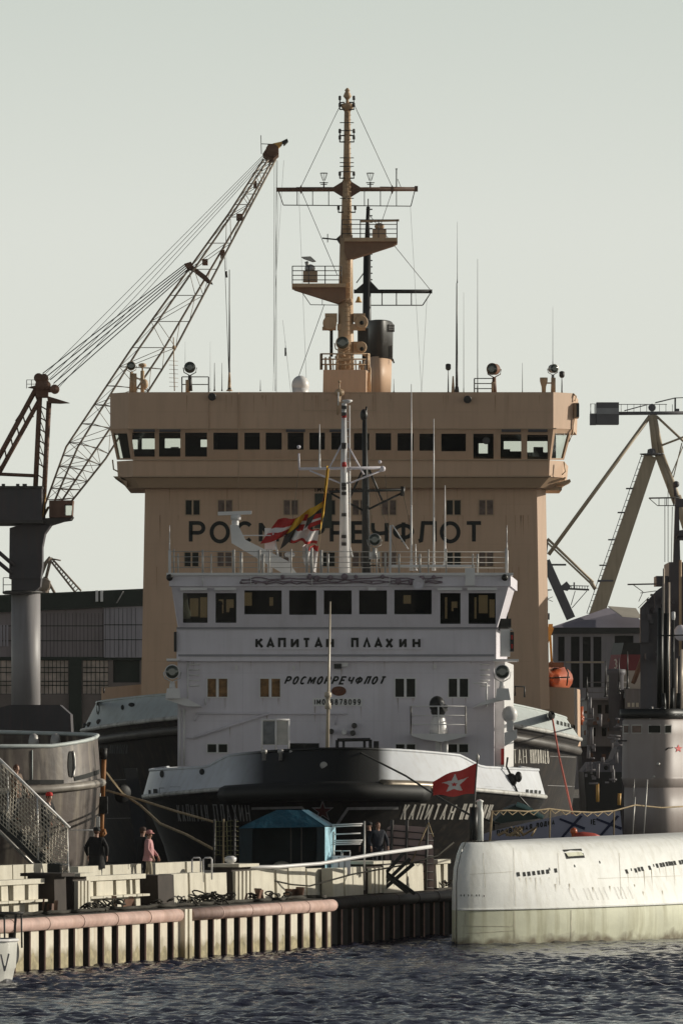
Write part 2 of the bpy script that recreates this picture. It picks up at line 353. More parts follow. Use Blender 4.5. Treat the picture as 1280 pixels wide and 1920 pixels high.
def searchlight(parent, px, py, D, rpx, body, post_y, yaw=0, name='searchlight'):
    r = rpx*D/F; c = P(px, py, D); ax = Vector((math.sin(yaw), -math.cos(yaw), 0)); g = MB()
    g.lathe(c-ax*r*1.2, [(r*.35,0),(r*.75,.15*r),(r*1.0,.7*r),(r*1.0,1.9*r),(r*1.08,1.9*r),(r*1.08,2.1*r),(r*.92,2.1*r)], ax, 20)
    o = obj(name, g, body, parent)
    obj('lens', MB().lathe(c+ax*r*.86, [(r*.95,0),(r*.95,.06*r),(r*.5,.12*r)], ax, 20), m_lens, o)
    f = MB(); b = P(px, post_y, D)
    f.path([c+Vector((-r*1.25,0,0)), c+Vector((-r*1.1,0,-r*.9)), c+Vector((0,0,-r*1.5)), c+Vector((r*1.1,0,-r*.9)), c+Vector((r*1.25,0,0))], r*.1, 5)
    f.bar(c+Vector((0,0,-r*1.45)), b, r*.32, r*.5, 8); obj('lamp_stand', f, body, o); return o
def whip(parent, px, y0, y1, D, r=.035, mat=None, name='whip_antenna', px1=None):
    mb = MB(); a = P(px, y1, D); b = P(px1 or px, y0, D); m = a.lerp(b, .35); mb.bar(a, a.lerp(b,.06), r*2.4, r*1.6); mb.bar(a, m, r*1.3, r); mb.bar(m, b, r, r*.45); return obj(name, mb, mat or m_dsteel, parent)

# ------------------------------------------------------------ the nearer icebreaker (white wheelhouse)
DP = 294.0
plk = thing('river_icebreaker', 'nearer icebreaker, white wheelhouse and black bow with red star behind the blue tent', 'icebreaker', (.1, 284, 0))
xcp = (645-640)*284/F
def ztop_p(x):
    a = abs(x); return 6.58-.012*a*a if a < 5.0 else (6.28-(a-5.0)*.55 if a < 5.9 else 5.78-(a-5.9)*.06)
zk = lambda x: 5.10-.62*min(abs(x)/8.9, 1)**2
zl = lambda x: 4.62-.50*min(abs(x)/8.9, 1)**2
hp = Hull(xcp, [(8.62,271.3,13.2,ztop_p), (8.92,270,14,zk), (8.80,270.25,14,zl), (8.1,273.2,14.5,lambda x: 2.2), (7.6,275.6,15,lambda x: 0.0), (7.2,276.6,15,lambda x: -1.2)], 60, .42)
def two_tone(name, cA, cB, x0, x1, soft):
    m = M(name, cA, .45, .07, .6, streak=.3, dirt=(.42,.40,.36)); n = m.node_tree.nodes; L = m.node_tree.links; b = n['Principled BSDF']
    src = b.inputs['Base Color'].links[0].from_socket; tc = n.new('ShaderNodeTexCoord'); sp = n.new('ShaderNodeSeparateXYZ'); L.new(tc.outputs['Object'], sp.inputs[0])
    def edge(v, wd, s):
        mr = n.new('ShaderNodeMapRange'); mr.inputs['From Min'].default_value = v-wd; mr.inputs['From Max'].default_value = v+wd
        mr.inputs['To Min'].default_value = 0 if s > 0 else 1; mr.inputs['To Max'].default_value = 1 if s > 0 else 0; L.new(sp.outputs[0], mr.inputs['Value']); return mr.outputs[0]
    mu = n.new('ShaderNodeMath'); mu.operation = 'MULTIPLY'; L.new(edge(x0, soft[0], 1), mu.inputs[0]); L.new(edge(x1, soft[1], -1), mu.inputs[1])
    x = n.new('ShaderNodeMix'); x.data_type = 'RGBA'; L.new(mu.outputs[0], x.inputs[0]); L.new(src, x.inputs[6]); x.inputs[7].default_value = (*cB, 1); L.new(x.outputs[2], b.inputs['Base Color']); return m
m_bulw = two_tone('bulwark_paint', (.64,.655,.68), (.009,.009,.0075), -4.2, 1.75, (.8,.3))
bul = hp.shell(0, 1)
cap = MB().path(hp.row(0)[1:-1], .07, 6)
obul = obj('bulwark', bul, m_bulw, plk); obj('rail_cap', cap, m_bulw, obul)
hull = hp.shell(1, 5); obj('hull', hull, m_hullb, plk)
dk = MB(); r0 = hp.row(1); 
for a, b in zip(range(len(r0)//2), range(len(r0)-1, len(r0)//2, -1)):
    if a+1 < b-1: dk.poly([r0[a]+Vector((.1,.1,-.3)), r0[b]+Vector((-.1,.1,-.3)), r0[b-1]+Vector((-.1,.1,-.3)), r0[a+1]+Vector((.1,.1,-.3))])
obj('deck', dk, m_cgrey, plk)
obj('bow_fender', hp.lip(1, .42, -5.2, 3.6, dz=-.32, out=.1), m_rubber, plk)
m_lip = M('worn_white_lip', (.55,.54,.50), .5, .25, 2.5, streak=.6, dirt=(.2,.17,.13))
obj('rubbing_strake', hp.lip(1, .10, -9, -4.9, dz=-.05), m_lip, plk); obj('rubbing_strake', hp.lip(1, .10, 3.4, 9, dz=-.05), m_lip, plk)
m_worn = M('worn_fender_metal', (.24,.20,.15), .35, .3, 2, metal=.4)
obj('fender_cap', hp.lip(1, .20, 1.3, 5.2, dz=.0, out=.22), m_worn, plk)
sB = onmesh(bul); sH = onmesh(hull)
def patch(surf, pts): return MB().poly([surf(x, y) for x, y in pts])
mb = MB()
for x0, x1, y0, y1 in ((279,283,1482,1490),(288,295,1480,1490),(299,309,1478,1489),(319,338,1476,1487)): mb.poly([sB(x0,y1), sB(x1,y1), sB(x1,y0), sB(x0,y0)])
for x0, x1, y0, y1 in ((908,922,1476,1484),(929,943,1477,1486),(957,972,1479,1487),(985,990,1481,1488),(993,998,1482,1489),(1001,1006,1482,1489),(1009,1013,1483,1489)): mb.poly([sB(x0,y1), sB(x1,y1), sB(x1,y0), sB(x0,y0)])
obj('freeing_ports', mb, m_dark, plk)
for px, py, w_, h_ in ((304,1452,4,7),(379,1448,5,6)): obj('hawse_hole', MB().poly([sB(px+w_*math.cos(R(a)), py-h_*math.sin(R(a))) for a in range(0,360,30)]), m_dark, plk)
c = sB(607,1436); obj('bow_eye', MB().lathe(c, [(.16,-.02),(.16,.05),(.09,.07),(.02,.05)], (0,-1,0), 14), m_steel, plk)
c = sB(957,1464); mb = MB(); mb.sph(c, .26, (1,.6,1.2)); mb.sph(c+Vector((.32,-.05,.15)), .2, (.8,.6,1.2)); mb.path([c+Vector((0,-.1,.2)), c+Vector((-.2,-.15,.6)), c+Vector((-.15,-.1,1.0))], .05); mb.path([c+Vector((.1,-.15,-.1)), c+Vector((.35,-.1,-.7)), c+Vector((.9,-.1,-1.3))], .045)
obj('anchor_gear', mb, m_black, plk)
# bow lettering, stripe and star
mb = MB(); letters(mb, spread('КАПИТАН', 333, 391, .4)+spread('ПЛАХИН', 401, 469, .45), 1508, 1541, 1.15, sH, slant=-.12); obj('bow_name_lettering', mb, m_lettg, plk)
mb = MB(); letters(mb, spread('КАПИТАН', 754, 852, .5)+spread('ПЛАХИН', 864, 920, .45), 1507, 1538, 1.55, sH, slant=.3); obj('bow_name_lettering', mb, m_lettw, plk)
def stripe(surf, pl, hw, mb, k=0):
    q = [(a[0]+(b[0]-a[0])*t/8, a[1]+(b[1]-a[1])*t/8) for a, b in zip(pl, pl[1:]) for t in range(8)] + [pl[-1]]
    for r_ in ribbon(q, hw): mb.poly([surf(x, y, k) for x, y in r_])
for pl, hw in (([(472,1516),(566,1514),(606,1560)], 2.2), ([(628,1552),(652,1516),(746,1515)], 2.6)): mb = MB(); stripe(sH, pl, hw, mb); obj('bow_stripe', mb, m_lettg, plk)
st = lambda cx, cy, ro, ri, n=5: [(cx+(ro if i % 2 == 0 else ri)*math.sin(math.pi*i/n), cy-(ro if i % 2 == 0 else ri)*math.cos(math.pi*i/n)) for i in range(2*n)]
s_ = st(605,1521,17,6.6); mb = MB()
for i in range(10): mb.poly([sH(605,1521), sH(*s_[i]), sH(*s_[(i+1) % 10])])
ostar = obj('red_star', mb, M('dull_red', (.10,.018,.015), .6, .2, 3), plk); mb = MB(); so_ = st(605,1520.5,22,8.4)
for i in range(10): mb.poly([sH(*s_[i],1), sH(*so_[i],1), sH(*so_[(i+1) % 10],1), sH(*s_[(i+1) % 10],1)])
obj('star_outline', mb, m_lettg, ostar)
# superstructure
AX = Vector((1.15, 20, 0))
def lean_block(mb, pts, D, k): return mb.ppoly(pts, D, tuple(AX*k))
mb = lean_block(MB(), [(333,1440),(926,1440),(926,1240),(333,1240)], DP, .8); osup = obj('deckhouse', mb, m_white, plk)
mb = lean_block(MB(), [(331,1240),(929,1240),(929,1178),(331,1178)], DP-.35, .83); obj('name_board_band', mb, m_white, plk)
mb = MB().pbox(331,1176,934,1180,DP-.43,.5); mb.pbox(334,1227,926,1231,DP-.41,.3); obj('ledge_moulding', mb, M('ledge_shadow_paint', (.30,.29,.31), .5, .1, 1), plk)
# wheelhouse with real openings
HW = [(404,1112,443,1168),(458,1107,528,1152),(542,1107,593,1153),(607,1107,659,1152),(673,1107,725,1152),(739,1106,809,1152),(825,1112,863,1170)]
HWall = [(343,1112,389,1168)] + HW + [(878,1112,929,1170)]
mb = MB().pwall(321,953,1099,1176,DP-1.15,DP-.45,HWall,.16,333,931); owh = obj('wheelhouse', mb, m_white, plk)
glaze(owh, HWall, DP-1.15, DP-.45, 1099, 1176, .16, gm=glass('tinted_pane', (.68,.69,.58), .09))
for q in ([(321,1099),(333,1176),(334.5,1176),(322.5,1099)],[(952,1099),(930,1176),(931.5,1176),(953.5,1099)]): obj('wheelhouse_side_wall', lean_block(MB(), q, DP-1, .42), m_white, owh)
rear = [(356,1122,372,1156),(375,1120,388,1158),(410,1124,419,1150),(424,1124,438,1148),(457,1111,472,1136),(505,1120,512,1136),(756,1116,770,1132),(834,1120,838,1164),(846,1128,857,1146),(889,1120,893,1160),(897,1116,914,1150),(917,1124,927,1158)]
m_glass2 = glass('tinted_pane', (.62,.63,.53), .10)
mb = MB().pwall(338,952,1096,1176,DP+7,DP+7,rear,.12); obj('wheelhouse_rear_wall', mb, m_dark, owh)
mb = MB().pbox(336,1160,958,1176,DP+.2,6.6); mb.pbox(400,1136,416,1162,DP+3,.5); mb.pbox(430,1140,443,1162,DP+3,.5); mb.pbox(850,1140,862,1162,DP+3,.5); mb.sph(P(412,1132,DP+3), .14); obj('console', mb, m_dark, owh)
mb = MB(); lean_block(mb, [(338,1178),(952,1178),(952,1175),(338,1175)], DP, .36); obj('wheelhouse_floor', mb, m_dark, owh)
mb = MB(); lean_block(mb, [(317,1099),(957,1099),(957,1079),(317,1079)], DP-1.3, .5); orf = obj('wheelhouse_roof', mb, m_white, plk)
mb = MB().pbox(312,1074,962,1079,DP-1.45,10.6); obj('roof_edge', mb, m_white2, orf)
for x0, x1 in ((338,388),(402,442),(690,705),(820,866),(876,932)): obj('wiper_box', MB().pbox(x0,1102,x1,1107,DP-1.42,.4), m_white2, owh)
# cables along the roof edge
mb = MB(); rr = random.Random(2)
for k in range(3):
    y = 1085+k*4; pts = [P(x, y+rr.uniform(-2.5,2.5), DP-1.42) for x in range(452,830,13)]; mb.path(pts, .03, 5)
for x in range(455,830,24): mb.sph(P(x+rr.uniform(-6,6), 1086+rr.uniform(-5,8), DP-1.45), rr.uniform(.06,.16), n=8, m=5)
obj('roof_cables', mb, M('cable_purple_grey', (.22,.17,.19), .6, .3, 3), orf)
# front fittings
for x0, x1, cm in ((389,426,m_curt2),(488,525,m_curt2),(741,778,m_glassd),(841,877,m_glassd)): pane_set(plk, x0, 1273, x1, 1307, DP, cm, m_white2, .12)
for x0, x1 in ((389,426),(742,778),(840,877)): pane_set(plk, x0, 1396, x1, 1411, DP, m_glassd, m_white2, .1)
pane_set(plk, 545, 1396, 596, 1411, DP, m_dark, m_black, .1)
NB1 = [('К',478.6,494),('А',499,515),('П',521,536),('И',545,560),('Т',567,582),('А',589,605),('Н',611,626)]; NB2 = [('П',658,672),('Λ',680,695),('А',701,717),('Х',722,737),('И',748,762),('Н',773,788)]
for bx, a, b in ((NB1,476,629),(NB2,655,791)):
    o = obj('name_plate', MB().pbox(a,1194,b,1218,DP-.42,.06), m_white, plk); mb = MB(); letters(mb, bx, 1196, 1216, 2.3, flat(DP-.42)); obj('name_lettering', mb, m_letter, o)
mb = MB(); letters(mb, spread('РОСМОРРЕЧФЛОТ', 535, 722, .38), 1268, 1284, 1.6, flat(DP), slant=.35); obj('owner_lettering', mb, m_letter, plk)
o = obj('number_plate', MB().pbox(586,1309,679,1324,DP-.05,.04), m_white2, plk); mb = MB(); letters(mb, spread('IМО 8878099', 589, 676, .4), 1311, 1322, .95, flat(DP-.05)); obj('number_lettering', mb, m_letter, o)
mb = MB(); c = P(635,1296,DP-.04); mb.prism([c+Vector((.34*math.cos(t), 0, .22*math.sin(t))) for t in np.linspace(0,2*math.pi,24)[:-1]], (0,.06,0)); obj('oval_badge', mb, M('badge_brown', (.14,.045,.02), .5, .5, 9), plk)
mb = MB(); mb.pbar((367,1338),(650,1339),DP-.12,.05); mb.pbar((362,1384),(505,1338),DP-.1,.07); mb.pbar((352,1384),(366,1384),DP-.1,.05); mb.pbar((370,1340),(365,1352),DP-.1,.04); mb.pbar((629,1339),(629,1360),DP-.1,.04); obj('pipe_run', mb, m_white, plk)
for i, (x, y) in enumerate(((664,1361),(621,1372),(661,1375),(645,1373))): obj('vent_pipe', MB().lathe(P(x,y,DP), [(.11,0),(.11,.35),(.13,.35),(.13,.45),(.06,.42)], (0,-1,0), 12), m_dsteel if i < 3 else m_white2, plk)
mb = MB(); D=DP-2; mb.pbar((632,1412),(632,1388),D,.09); mb.pbar((632,1388),(694,1387),D,.09); mb.pbar((694,1387),(694,1412),D,.09); mb.pbar((644,1388),(644,1412),D,.07); mb.pbar((683,1387),(683,1412),D,.07); mb.pbar((705,1390),(705,1412),D,.14); obj('bollard_frame', mb, m_black, plk)
mb = MB(); mb.pbox(626,1245,640,1254,DP-.25,.25); obj('floodlight', mb, m_black, plk)
for px, f in ((323,1),(941,-1)):
    o = searchlight(plk, px, 1260, DP-1.2, 13, m_white2, 1292, 0)
    a = [(308,1311),(345,1308),(378,1325),(350,1325)] if f > 0 else [(887,1327),(958,1310),(934,1306),(900,1318)]
    obj('lamp_bracket', MB().ppoly(a, DP-1.3, 1.6), m_white2, plk)
    obj('lamp_pedestal', MB().prism([P(x,y,DP-1.6) for x, y in ([(310,1310),(338,1310),(335,1291),(313,1291)] if f > 0 else [(929,1313),(957,1313),(953,1291),(932,1291)])], (0,.8,0)), m_white2, plk)
obj('wing_platform', MB().pbox(312,1235,337,1239,DP-1.2,3), m_white2, plk); obj('wing_platform', MB().pbox(925,1236,972,1240,DP-1.2,3), m_white2, plk)
o = obj('navigation_light_box', MB().pbox(938,1180,956,1231,DP-.8,1.2), m_white2, plk); o2 = obj('light_screen', MB().pbox(956,1185,963,1222,DP-.9,1.1), m_black, o)
mb = MB(); mb.box(P(959.5,1195,DP-.95), (.08,.06,.2)); mb.box(P(959.5,1212,DP-.95), (.08,.06,.2)); obj('red_lamp', mb, m_red, o2)
obj('side_light_screen', MB().pbox(326,1185,331,1222,DP-.6,1), m_black, plk)
mb = MB(); lean_block(mb, [(926,1440),(945,1440),(945,1240),(926,1240)], DP+.6, .7); obj('side_casing', mb, m_white2, plk)
obj('red_hose_cabinet', MB().pbox(939,1404,945,1434,DP+.4,.3), m_red, plk)
mb = MB(); mb.sph(P(955,1340,DP-.4), .36, (1,.8,1.1)); mb.pbox(950,1352,962,1372,DP-.6,.8); mb.ppoly([(946,1374),(969,1368),(969,1384),(946,1400)], DP-.6, .8); obj('life_raft_pod', mb, m_white2, plk)
for y in range(1244,1294,10): obj('ladder_rung', MB().pbar((355,y+2),(374,y+2),DP-.12,.035), m_white2, plk); obj('ladder_rung', MB().pbar((900,y+2),(918,y+2),DP-.12,.035), m_white2, plk)
mb = MB(); mb.pbar((385,1310),(385,1322),DP-.1,.04); mb.pbar((888,1281),(912,1281),DP-.3,.04); mb.pbar((912,1281),(912,1325),DP-.3,.05); mb.pbar((352,1240),(352,1310),DP-.1,.04); mb.pbar((345,1330),(345,1436),DP-.15,.05); mb.pbar((337,1330),(337,1436),DP-.15,.05); obj('front_pipes', mb, m_white2, plk)
# weather runs, weld seams, small deck fittings on the white front
mb = MB(); q = random.Random(31)
for x, y in ((392,1308),(421,1308),(491,1308),(521,1308),(745,1308),(773,1308),(846,1308),(872,1308),(588,1325),(676,1325),(640,1255),(360,1232),(470,1232),(560,1232),(720,1232),(810,1232),(880,1232),(664,1365),(622,1377),(500,1340),(430,1362)):
    for k in range(2): a = x+q.uniform(-2,2); l_ = q.uniform(8,34); mb.poly([P(a,y,DP-.012-.003*k), P(a+q.uniform(1,2.2),y,DP-.012-.003*k), P(a+1,y+l_,DP-.012-.003*k)])
obj('weather_runs', mb, M('weather_run', (.50,.44,.43), .6, .2, 3), plk)['kind'] = 'stuff'
mb = MB()
for x in (455,600,700,812): mb.pbox(x,1243,x+.5,1436,DP-.006,.01)
for y in (1262,1352): mb.pbox(334,y,925,y+.5,DP-.009,.01)
for x in (420,560,690,850): mb.pbox(x,1181,x+.5,1226,DP-.36,.01)
obj('weld_seams', mb, M('weld_seam_paint', (.58,.54,.58), .5, .1, 2), plk)
for x0, y0, x1, y1 in ((640,1243,652,1250),(548,1249,553,1256),(812,1246,818,1254),(440,1247,445,1256)): obj('junction_box', MB().pbox(x0,y0,x1,y1,DP-.18,.18), m_white2, plk)
for x in (380,470,585,730,795): obj('roof_drain', MB().pbar((x,1080),(x,1098),DP-1.42,.03), m_white2, orf)
# gun-like monitor on its little balcony
o = obj('monitor_platform', MB().ppoly([(770,1376),(874,1376),(874,1381),(828,1392),(790,1386),(772,1380)], DP-2.2, 2.2), m_white2, plk)
rails(o, [P(770,1376,DP), P(770,1376,DP-2.1), P(873,1376,DP-2.1), P(873,1376,DP)], 1.25, m_white2, r=.03, step=1.3)
obj('platform_post', MB().pbar((822,1384),(822,1440),DP-1.2,.16), m_white2, o); obj('platform_post', MB().pbar((836,1384),(836,1440),DP-1.4,.1), m_white2, o)
o = obj('water_monitor_base', MB().lathe(P(822,1376,DP-1.2), [(.42,0),(.40,.3),(.26,.85),(.24,.95)], n=12), m_white2, plk)
mb = MB(); c = P(819,1322,DP-1.2); mb.sph(c, .36, (1,1,1.15)); mb.sph(c+Vector((.05,-.1,-.3)), .34, (1,1,.8)); mb.bar(c+Vector((.1,-.2,0)), c+Vector((.42,-.5,-.1)), .1); obj('canvas_cover', mb, m_black, o)
obj('chrome_nozzle', MB().bar(c+Vector((.2,-.35,.1)), c+Vector((.42,-.45,-.28)), .09), m_steel, o)
o = obj('notice_board', MB().pbox(491,1351,542,1397,DP-4,.05), m_steel, plk); mb = MB(); mb.pbox(492,1353,516,1396,DP-4.04,.03); obj('glass_panel', mb, M('board_glass', (.10,.11,.12), .2, .4, 3), o)
mb = MB()
for x in (491,517,541): mb.pbar((x,1412),(x,1350),DP-4.05,.05)
mb.pbar((490,1350),(543,1350),DP-4.05,.05); obj('board_frame', mb, m_white2, o)
rr = random.Random(5)
for i, x in enumerate((495,526,548,566,597,641,661,681)):
    c = P(x, 1411 if x < 620 else 1408, 272.6); mb = MB(); mb.lathe(c-Vector((0,0,.35)), [(.09,0),(.09,.3),(.14,.34),(.13,.45),(.05,.48)], n=10); obj('deck_bollard', mb, m_steel, plk)
# jack staff on the bow
mb = MB(); mb.pbar((613,1425),(619,1128),273.5,.10,r2=.035); mb.lathe(P(614.5,1330,273.5), [(.13,0),(.13,.25),(.09,.3),(.09,.5),(.15,.52),(.15,.7),(.05,.75)], n=8); obj('jack_staff', mb, M('jackstaff_cream', (.55,.47,.36), .4, .2, 2), plk)
# roof railing, masts, aerials, radar
DR = DP-1.0; top = lambda x, D=DR: P(x, 1075, D)
posts = [318,326,334,380,396,438,452,486,493,505,546,575,584,602,615,706,722,748,787,803,836,886,895,948]
mb = MB(); rr = random.Random(9)
for x in posts: mb.bar(top(x), P(x, rr.uniform(1026,1040), DR), rr.choice((.035,.05,.07)), n=5)
for y in (1034,1044,1054,1064): mb.pbar((318,y),(953,y+1),DR,.016,n=4)
orail = obj('roof_railing', mb, m_steel, plk)
for x in (318,950):
    mb = MB(); mb.bar(top(x), P(x,1032,DR), .07, n=6); obj('railing_end_post', mb, m_white2, plk); whip(plk, x, 985, 1035, DR, .03, m_white2)
    obj('corner_camera', MB().sph(P(318 if x < 600 else 946, 1083, DP-1.55), .16), m_black, plk)
mb = MB(); mb.lathe(P(441,1014,DR+1), [(.15,-.1),(.14,.6),(.17,.85),(.12,1.05),(.12,1.15)], n=12); mb.ppoly([(431,984),(446,984),(460,1012),(540,1052),(556,1075),(530,1075),(434,1018)], DR+.8, .5); oar = obj('radar_arm', mb, m_white2, plk)
mb = MB().box(P(440,962,DR+1), (1.55,.22,.16), Matrix.Rotation(R(-2),3,'Y')); mb.lathe(P(442,975,DR+1), [(.24,0),(.24,.2),(.1,.3)], n=10); obj('radar_scanner', mb, m_white2, oar)
mb = MB().pbox(496,990,517,1030,DR+2,.6); mb.pbar((506,1030),(506,1075),DR+2.2,.14); mb.sph(P(543,1040,DR+1.5), .2, (1.2,1,.7)); mb.pbar((543,1042),(543,1075),DR+1.5,.05); mb.pbar((455,1004),(550,1004),DR+1.5,.03); mb.pbar((512,1000),(525,1060),DR+1.4,.05); obj('roof_equipment', mb, m_white2, plk)
mb = MB().pbox(728,1059,890,1063,DR,.25); mb.pbox(872,1065,890,1098,DR-.5,.5); obj('roof_locker', mb, m_white2, plk)
DM = DP+2
o = obj('main_mast', MB().pbar((645,1078),(645,755),DM,.26,r2=.12,n=10), m_white2, plk)
mb = MB(); mb.pbar((560,879),(720,877),DM,.075); mb.pbar((561,879),(560,850),DM,.05); mb.sph(P(560,838,DM),.09); mb.sph(P(717,879,DM),.14); mb.sph(P(712,866,DM),.08)
for a, b in (((643,828),(617,878)),((648,828),(682,890)),((580,882),(640,907)),((715,882),(650,908))): mb.pbar(a, b, DM, .045)
obj('yard', mb, m_white, o)
mb = MB()
for y in (763,776,833,838,908,915,925,965,1006,1020): mb.pbox(640,y-3,649,y+3,DM-.45,.4)
obj('mast_lights', mb, m_dsteel, o); mb = MB()
for y in (780,872): mb.lathe(P(645,y+3,DM-.3), [(.11,0),(.11,.18),(.05,.22)], n=10)
obj('red_lamp', mb, m_red, o); mb = MB(); mb.lathe(P(651,752,DM-.1), [(.06,-.1),(.25,0),(.22,.06),(.02,.08)], n=14); mb.pbar((634,760),(634,735),DM,.03); obj('mast_head_disc', mb, m_white2, o)
mb = MB(); mb.pbar((656,1078),(655,760),DM,.04); mb.pbar((649,1000),(661,1045),DM,.04)
for y in range(790,1070,14): mb.pbar((650,y),(656,y),DM,.018,n=4)
obj('mast_ladder', mb, m_white2, o)
o = obj('black_mast', MB().pbar((687,1078),(683,775),DM+1.5,.22,r2=.10,n=8), m_black, plk)
mb = MB(); mb.pbar((616,922),(757,918),DM+1.5,.075); mb.pbar((754,930),(755,912),DM+1.5,.11)
for a, b in (((684,958),(752,925)),((682,958),(620,925)),((685,868),(655,935)),((687,868),(716,938)),((680,875),(660,880))): mb.pbar(a, b, DM+1.5, .055)
mb.sph(P(682,778,DM+1.5), .22, (.8,.8,1.3)); mb.pbar((684,790),(687,762),DM+1.5,.05); obj('yard', mb, m_black, o)
mb = MB()
for a, b in (((688,830),(700,1075)),((690,880),(750,1060)),((640,1075),(645,900)),((722,890),(735,1060)),((560,882),(545,1000)),((755,925),(790,1075))): mb.pbar(a, b, DM, .011, n=3)
obj('rigging_wires', mb, m_roped, plk)
for x, y0, y1 in ((771,720,1070),(813,785,1070),(834,910,1060),(599,795,880),(779,1020,1070)): whip(plk, x, y0, y1, DR+.5 if y1 > 900 else DM, .045, m_white2)
searchlight(plk, 702, 1012, DR, 11, m_steel, 1048); obj('lamp_cabinet', MB().pbox(692,1035,712,1048,DR+.2,.6), m_white2, plk)
mb = MB(); mb.pbar((694,1048),(692,1076),DR+.3,.03); mb.pbar((710,1048),(712,1076),DR+.3,.03); mb.pbar((693,1060),(711,1060),DR+.3,.03); obj('cabinet_legs', mb, m_black, plk)
mb = MB(); mb.lathe(P(784,1095,DP-1.3), [(.06,-.2),(.08,.1),(.14,.35),(.27,.5),(.27,.52),(.1,.3)], (0,-1,0), 16); obj('loud_hailer', mb, m_white, plk)
mb = MB(); mb.path([P(731,1075,DR),P(732,985,DR),P(736,985,DR)], .06); mb.path([P(736,985,DR),P(765,1030,DR)], .03); obj('davit_post', mb, m_white2, plk)
# signal flags flying from the halyard, each a cloth of its own
def cloth(name, label, c00, c10, c11, c01, mats, pick, amp=.12, nu=14, nv=10, waves=2.3, seed=0, group=None):
    """c00 hoist bottom, c10 fly bottom, c11 fly top, c01 hoist top"""
    mb = MB(); V = []
    for j in range(nv+1):
        for i in range(nu+1):
            u, v = i/nu, j/nv; p = c00.lerp(c10, u).lerp(c01.lerp(c11, u), v)
            a = amp*math.sin(u*waves*math.pi*1.6+v*1.8+seed)*min(1, u*2.5); V.append(p+Vector((a*.25, a*2.0, a*.5)))
    mb.v = [tuple(p) for p in V]
    for j in range(nv):
        for i in range(nu): mb.f.append((j*(nu+1)+i, j*(nu+1)+i+1, (j+1)*(nu+1)+i+1, (j+1)*(nu+1)+i)); mb.sm.append(True); mb.mi.append(pick((i+.5)/nu, (j+.5)/nv))
    return mb
mf_r = M('flag_red', (.42,.03,.025), .8, .12, 3); mf_w = M('flag_white', (.66,.62,.60), .8, .08, 3); mf_y = M('flag_yellow', (.62,.36,.03), .8, .12, 3); mf_k = M('flag_dark', (.05,.045,.04), .8, .1, 3)
GF = 'signal flags on the white mast halyard'; DF = DM-1.6
def fl(label, q, mats, pick, **k):
    mb = cloth('signal_flag', label, *[P(x, y, DF) for x, y in q], mats, pick, **k); o = obj('signal_flag', mb, mats, None, P(*q[0], DF)); tag(o, label, 'flag', GF)
fl('narrow yellow pennant with a red patch, uppermost on the halyard', [(609,955),(600,1000),(612,870),(617,880)], [mf_y, mf_r], lambda u, v: 1 if .35 < v < .55 and u > .3 else 0, amp=.06)
fl('yellow and dark flag streaming down left under the pennant', [(603,962),(525,1030),(540,980),(608,938)], [mf_y, mf_k], lambda u, v: 0 if v > .45 else 1, amp=.16, seed=1)
fl('red flag with a white cross streaming far to the left', [(601,982),(486,1022),(520,975),(602,962)], [mf_r, mf_w], lambda u, v: 1 if .4 < v < .62 or .18 < u < .3 else 0, amp=.15, seed=2)
fl('white flag bordered in red, rolled open beside the roof equipment', [(594,1020),(545,1015),(550,990),(598,992)], [mf_w, mf_r], lambda u, v: 1 if v < .2 or v > .85 else 0, amp=.18, seed=.5)
fl('white flag with one red corner hanging lowest on the halyard', [(592,1074),(565,1050),(568,1022),(597,1024)], [mf_w, mf_r], lambda u, v: 1 if v > .75 and u < .6 else 0, amp=.16, seed=3)
obj('flag_halyard', MB().pbar((618,880),(590,1075),DF+.05,.014,n=4), m_rope, plk)
# ------------------------------------------------------------ the farther icebreaker (beige tower)
DN = 378.0
nik = thing('sea_icebreaker', 'larger icebreaker behind with tall beige superstructure, wide bridge and lattice of masts', 'icebreaker', (-.4, 365, 0))
xcn = (621-640)*365/F
ztn = lambda x: 9.75-(1.75 if x > 0 else .75)*min(abs(x)/14.1, 1)**2.2
zbn = lambda x: 8.55-(1.55 if x > 0 else 1.05)*min(abs(x)/14.1, 1)**2
zcn = lambda x: zbn(x)-.45
hn = Hull(xcn, [(13.35,346.5,18,ztn), (14.15,345,19,zbn), (14.0,345.3,19,zcn), (13.9,347,20,lambda x: 4.0), (13.5,351,21,lambda x: 0.0), (13.2,352.5,21,lambda x: -1.5)], 95)
bn = hn.shell(0, 1); obj('bulwark', bn, m_grey, nik); obj('rail_cap', MB().path(hn.row(0)[1:-1], .08, 6), m_grey, nik)
hb = hn.shell(1, 5); m_nh = M('far_hull_black', (.040,.036,.034), .5, .3, .2, streak=.8, dirt=(.085,.068,.052)); obj('hull', hb, m_nh, nik)
obj('rubbing_strake', hn.lip(1, .13, dz=.0), m_lip, nik); obj('rubbing_strake', hn.lip(2, .26, dz=-.25, out=.05), M('strake_dark', (.10,.09,.08), .5, .3, 1), nik)
dk = MB(); r0 = hn.row(1)
for a, b in zip(range(len(r0)//2), range(len(r0)-1, len(r0)//2, -1)):
    if a+1 < b-1: dk.poly([r0[a]+Vector((.1,.1,-.3)), r0[b]+Vector((-.1,.1,-.3)), r0[b-1]+Vector((-.1,.1,-.3)), r0[a+1]+Vector((.1,.1,-.3))])
obj('deck', dk, m_cgrey, nik)
sNb, sNh = onmesh(bn), onmesh(hb)
mb = MB(); letters(mb, spread('КАПИТАН', 925, 986, .4)+spread('НИКОЛАЕВ', 993, 1028, .45), 1405, 1432, .62, sNh, slant=-.05); obj('bow_name_lettering', mb, m_lettw, nik)
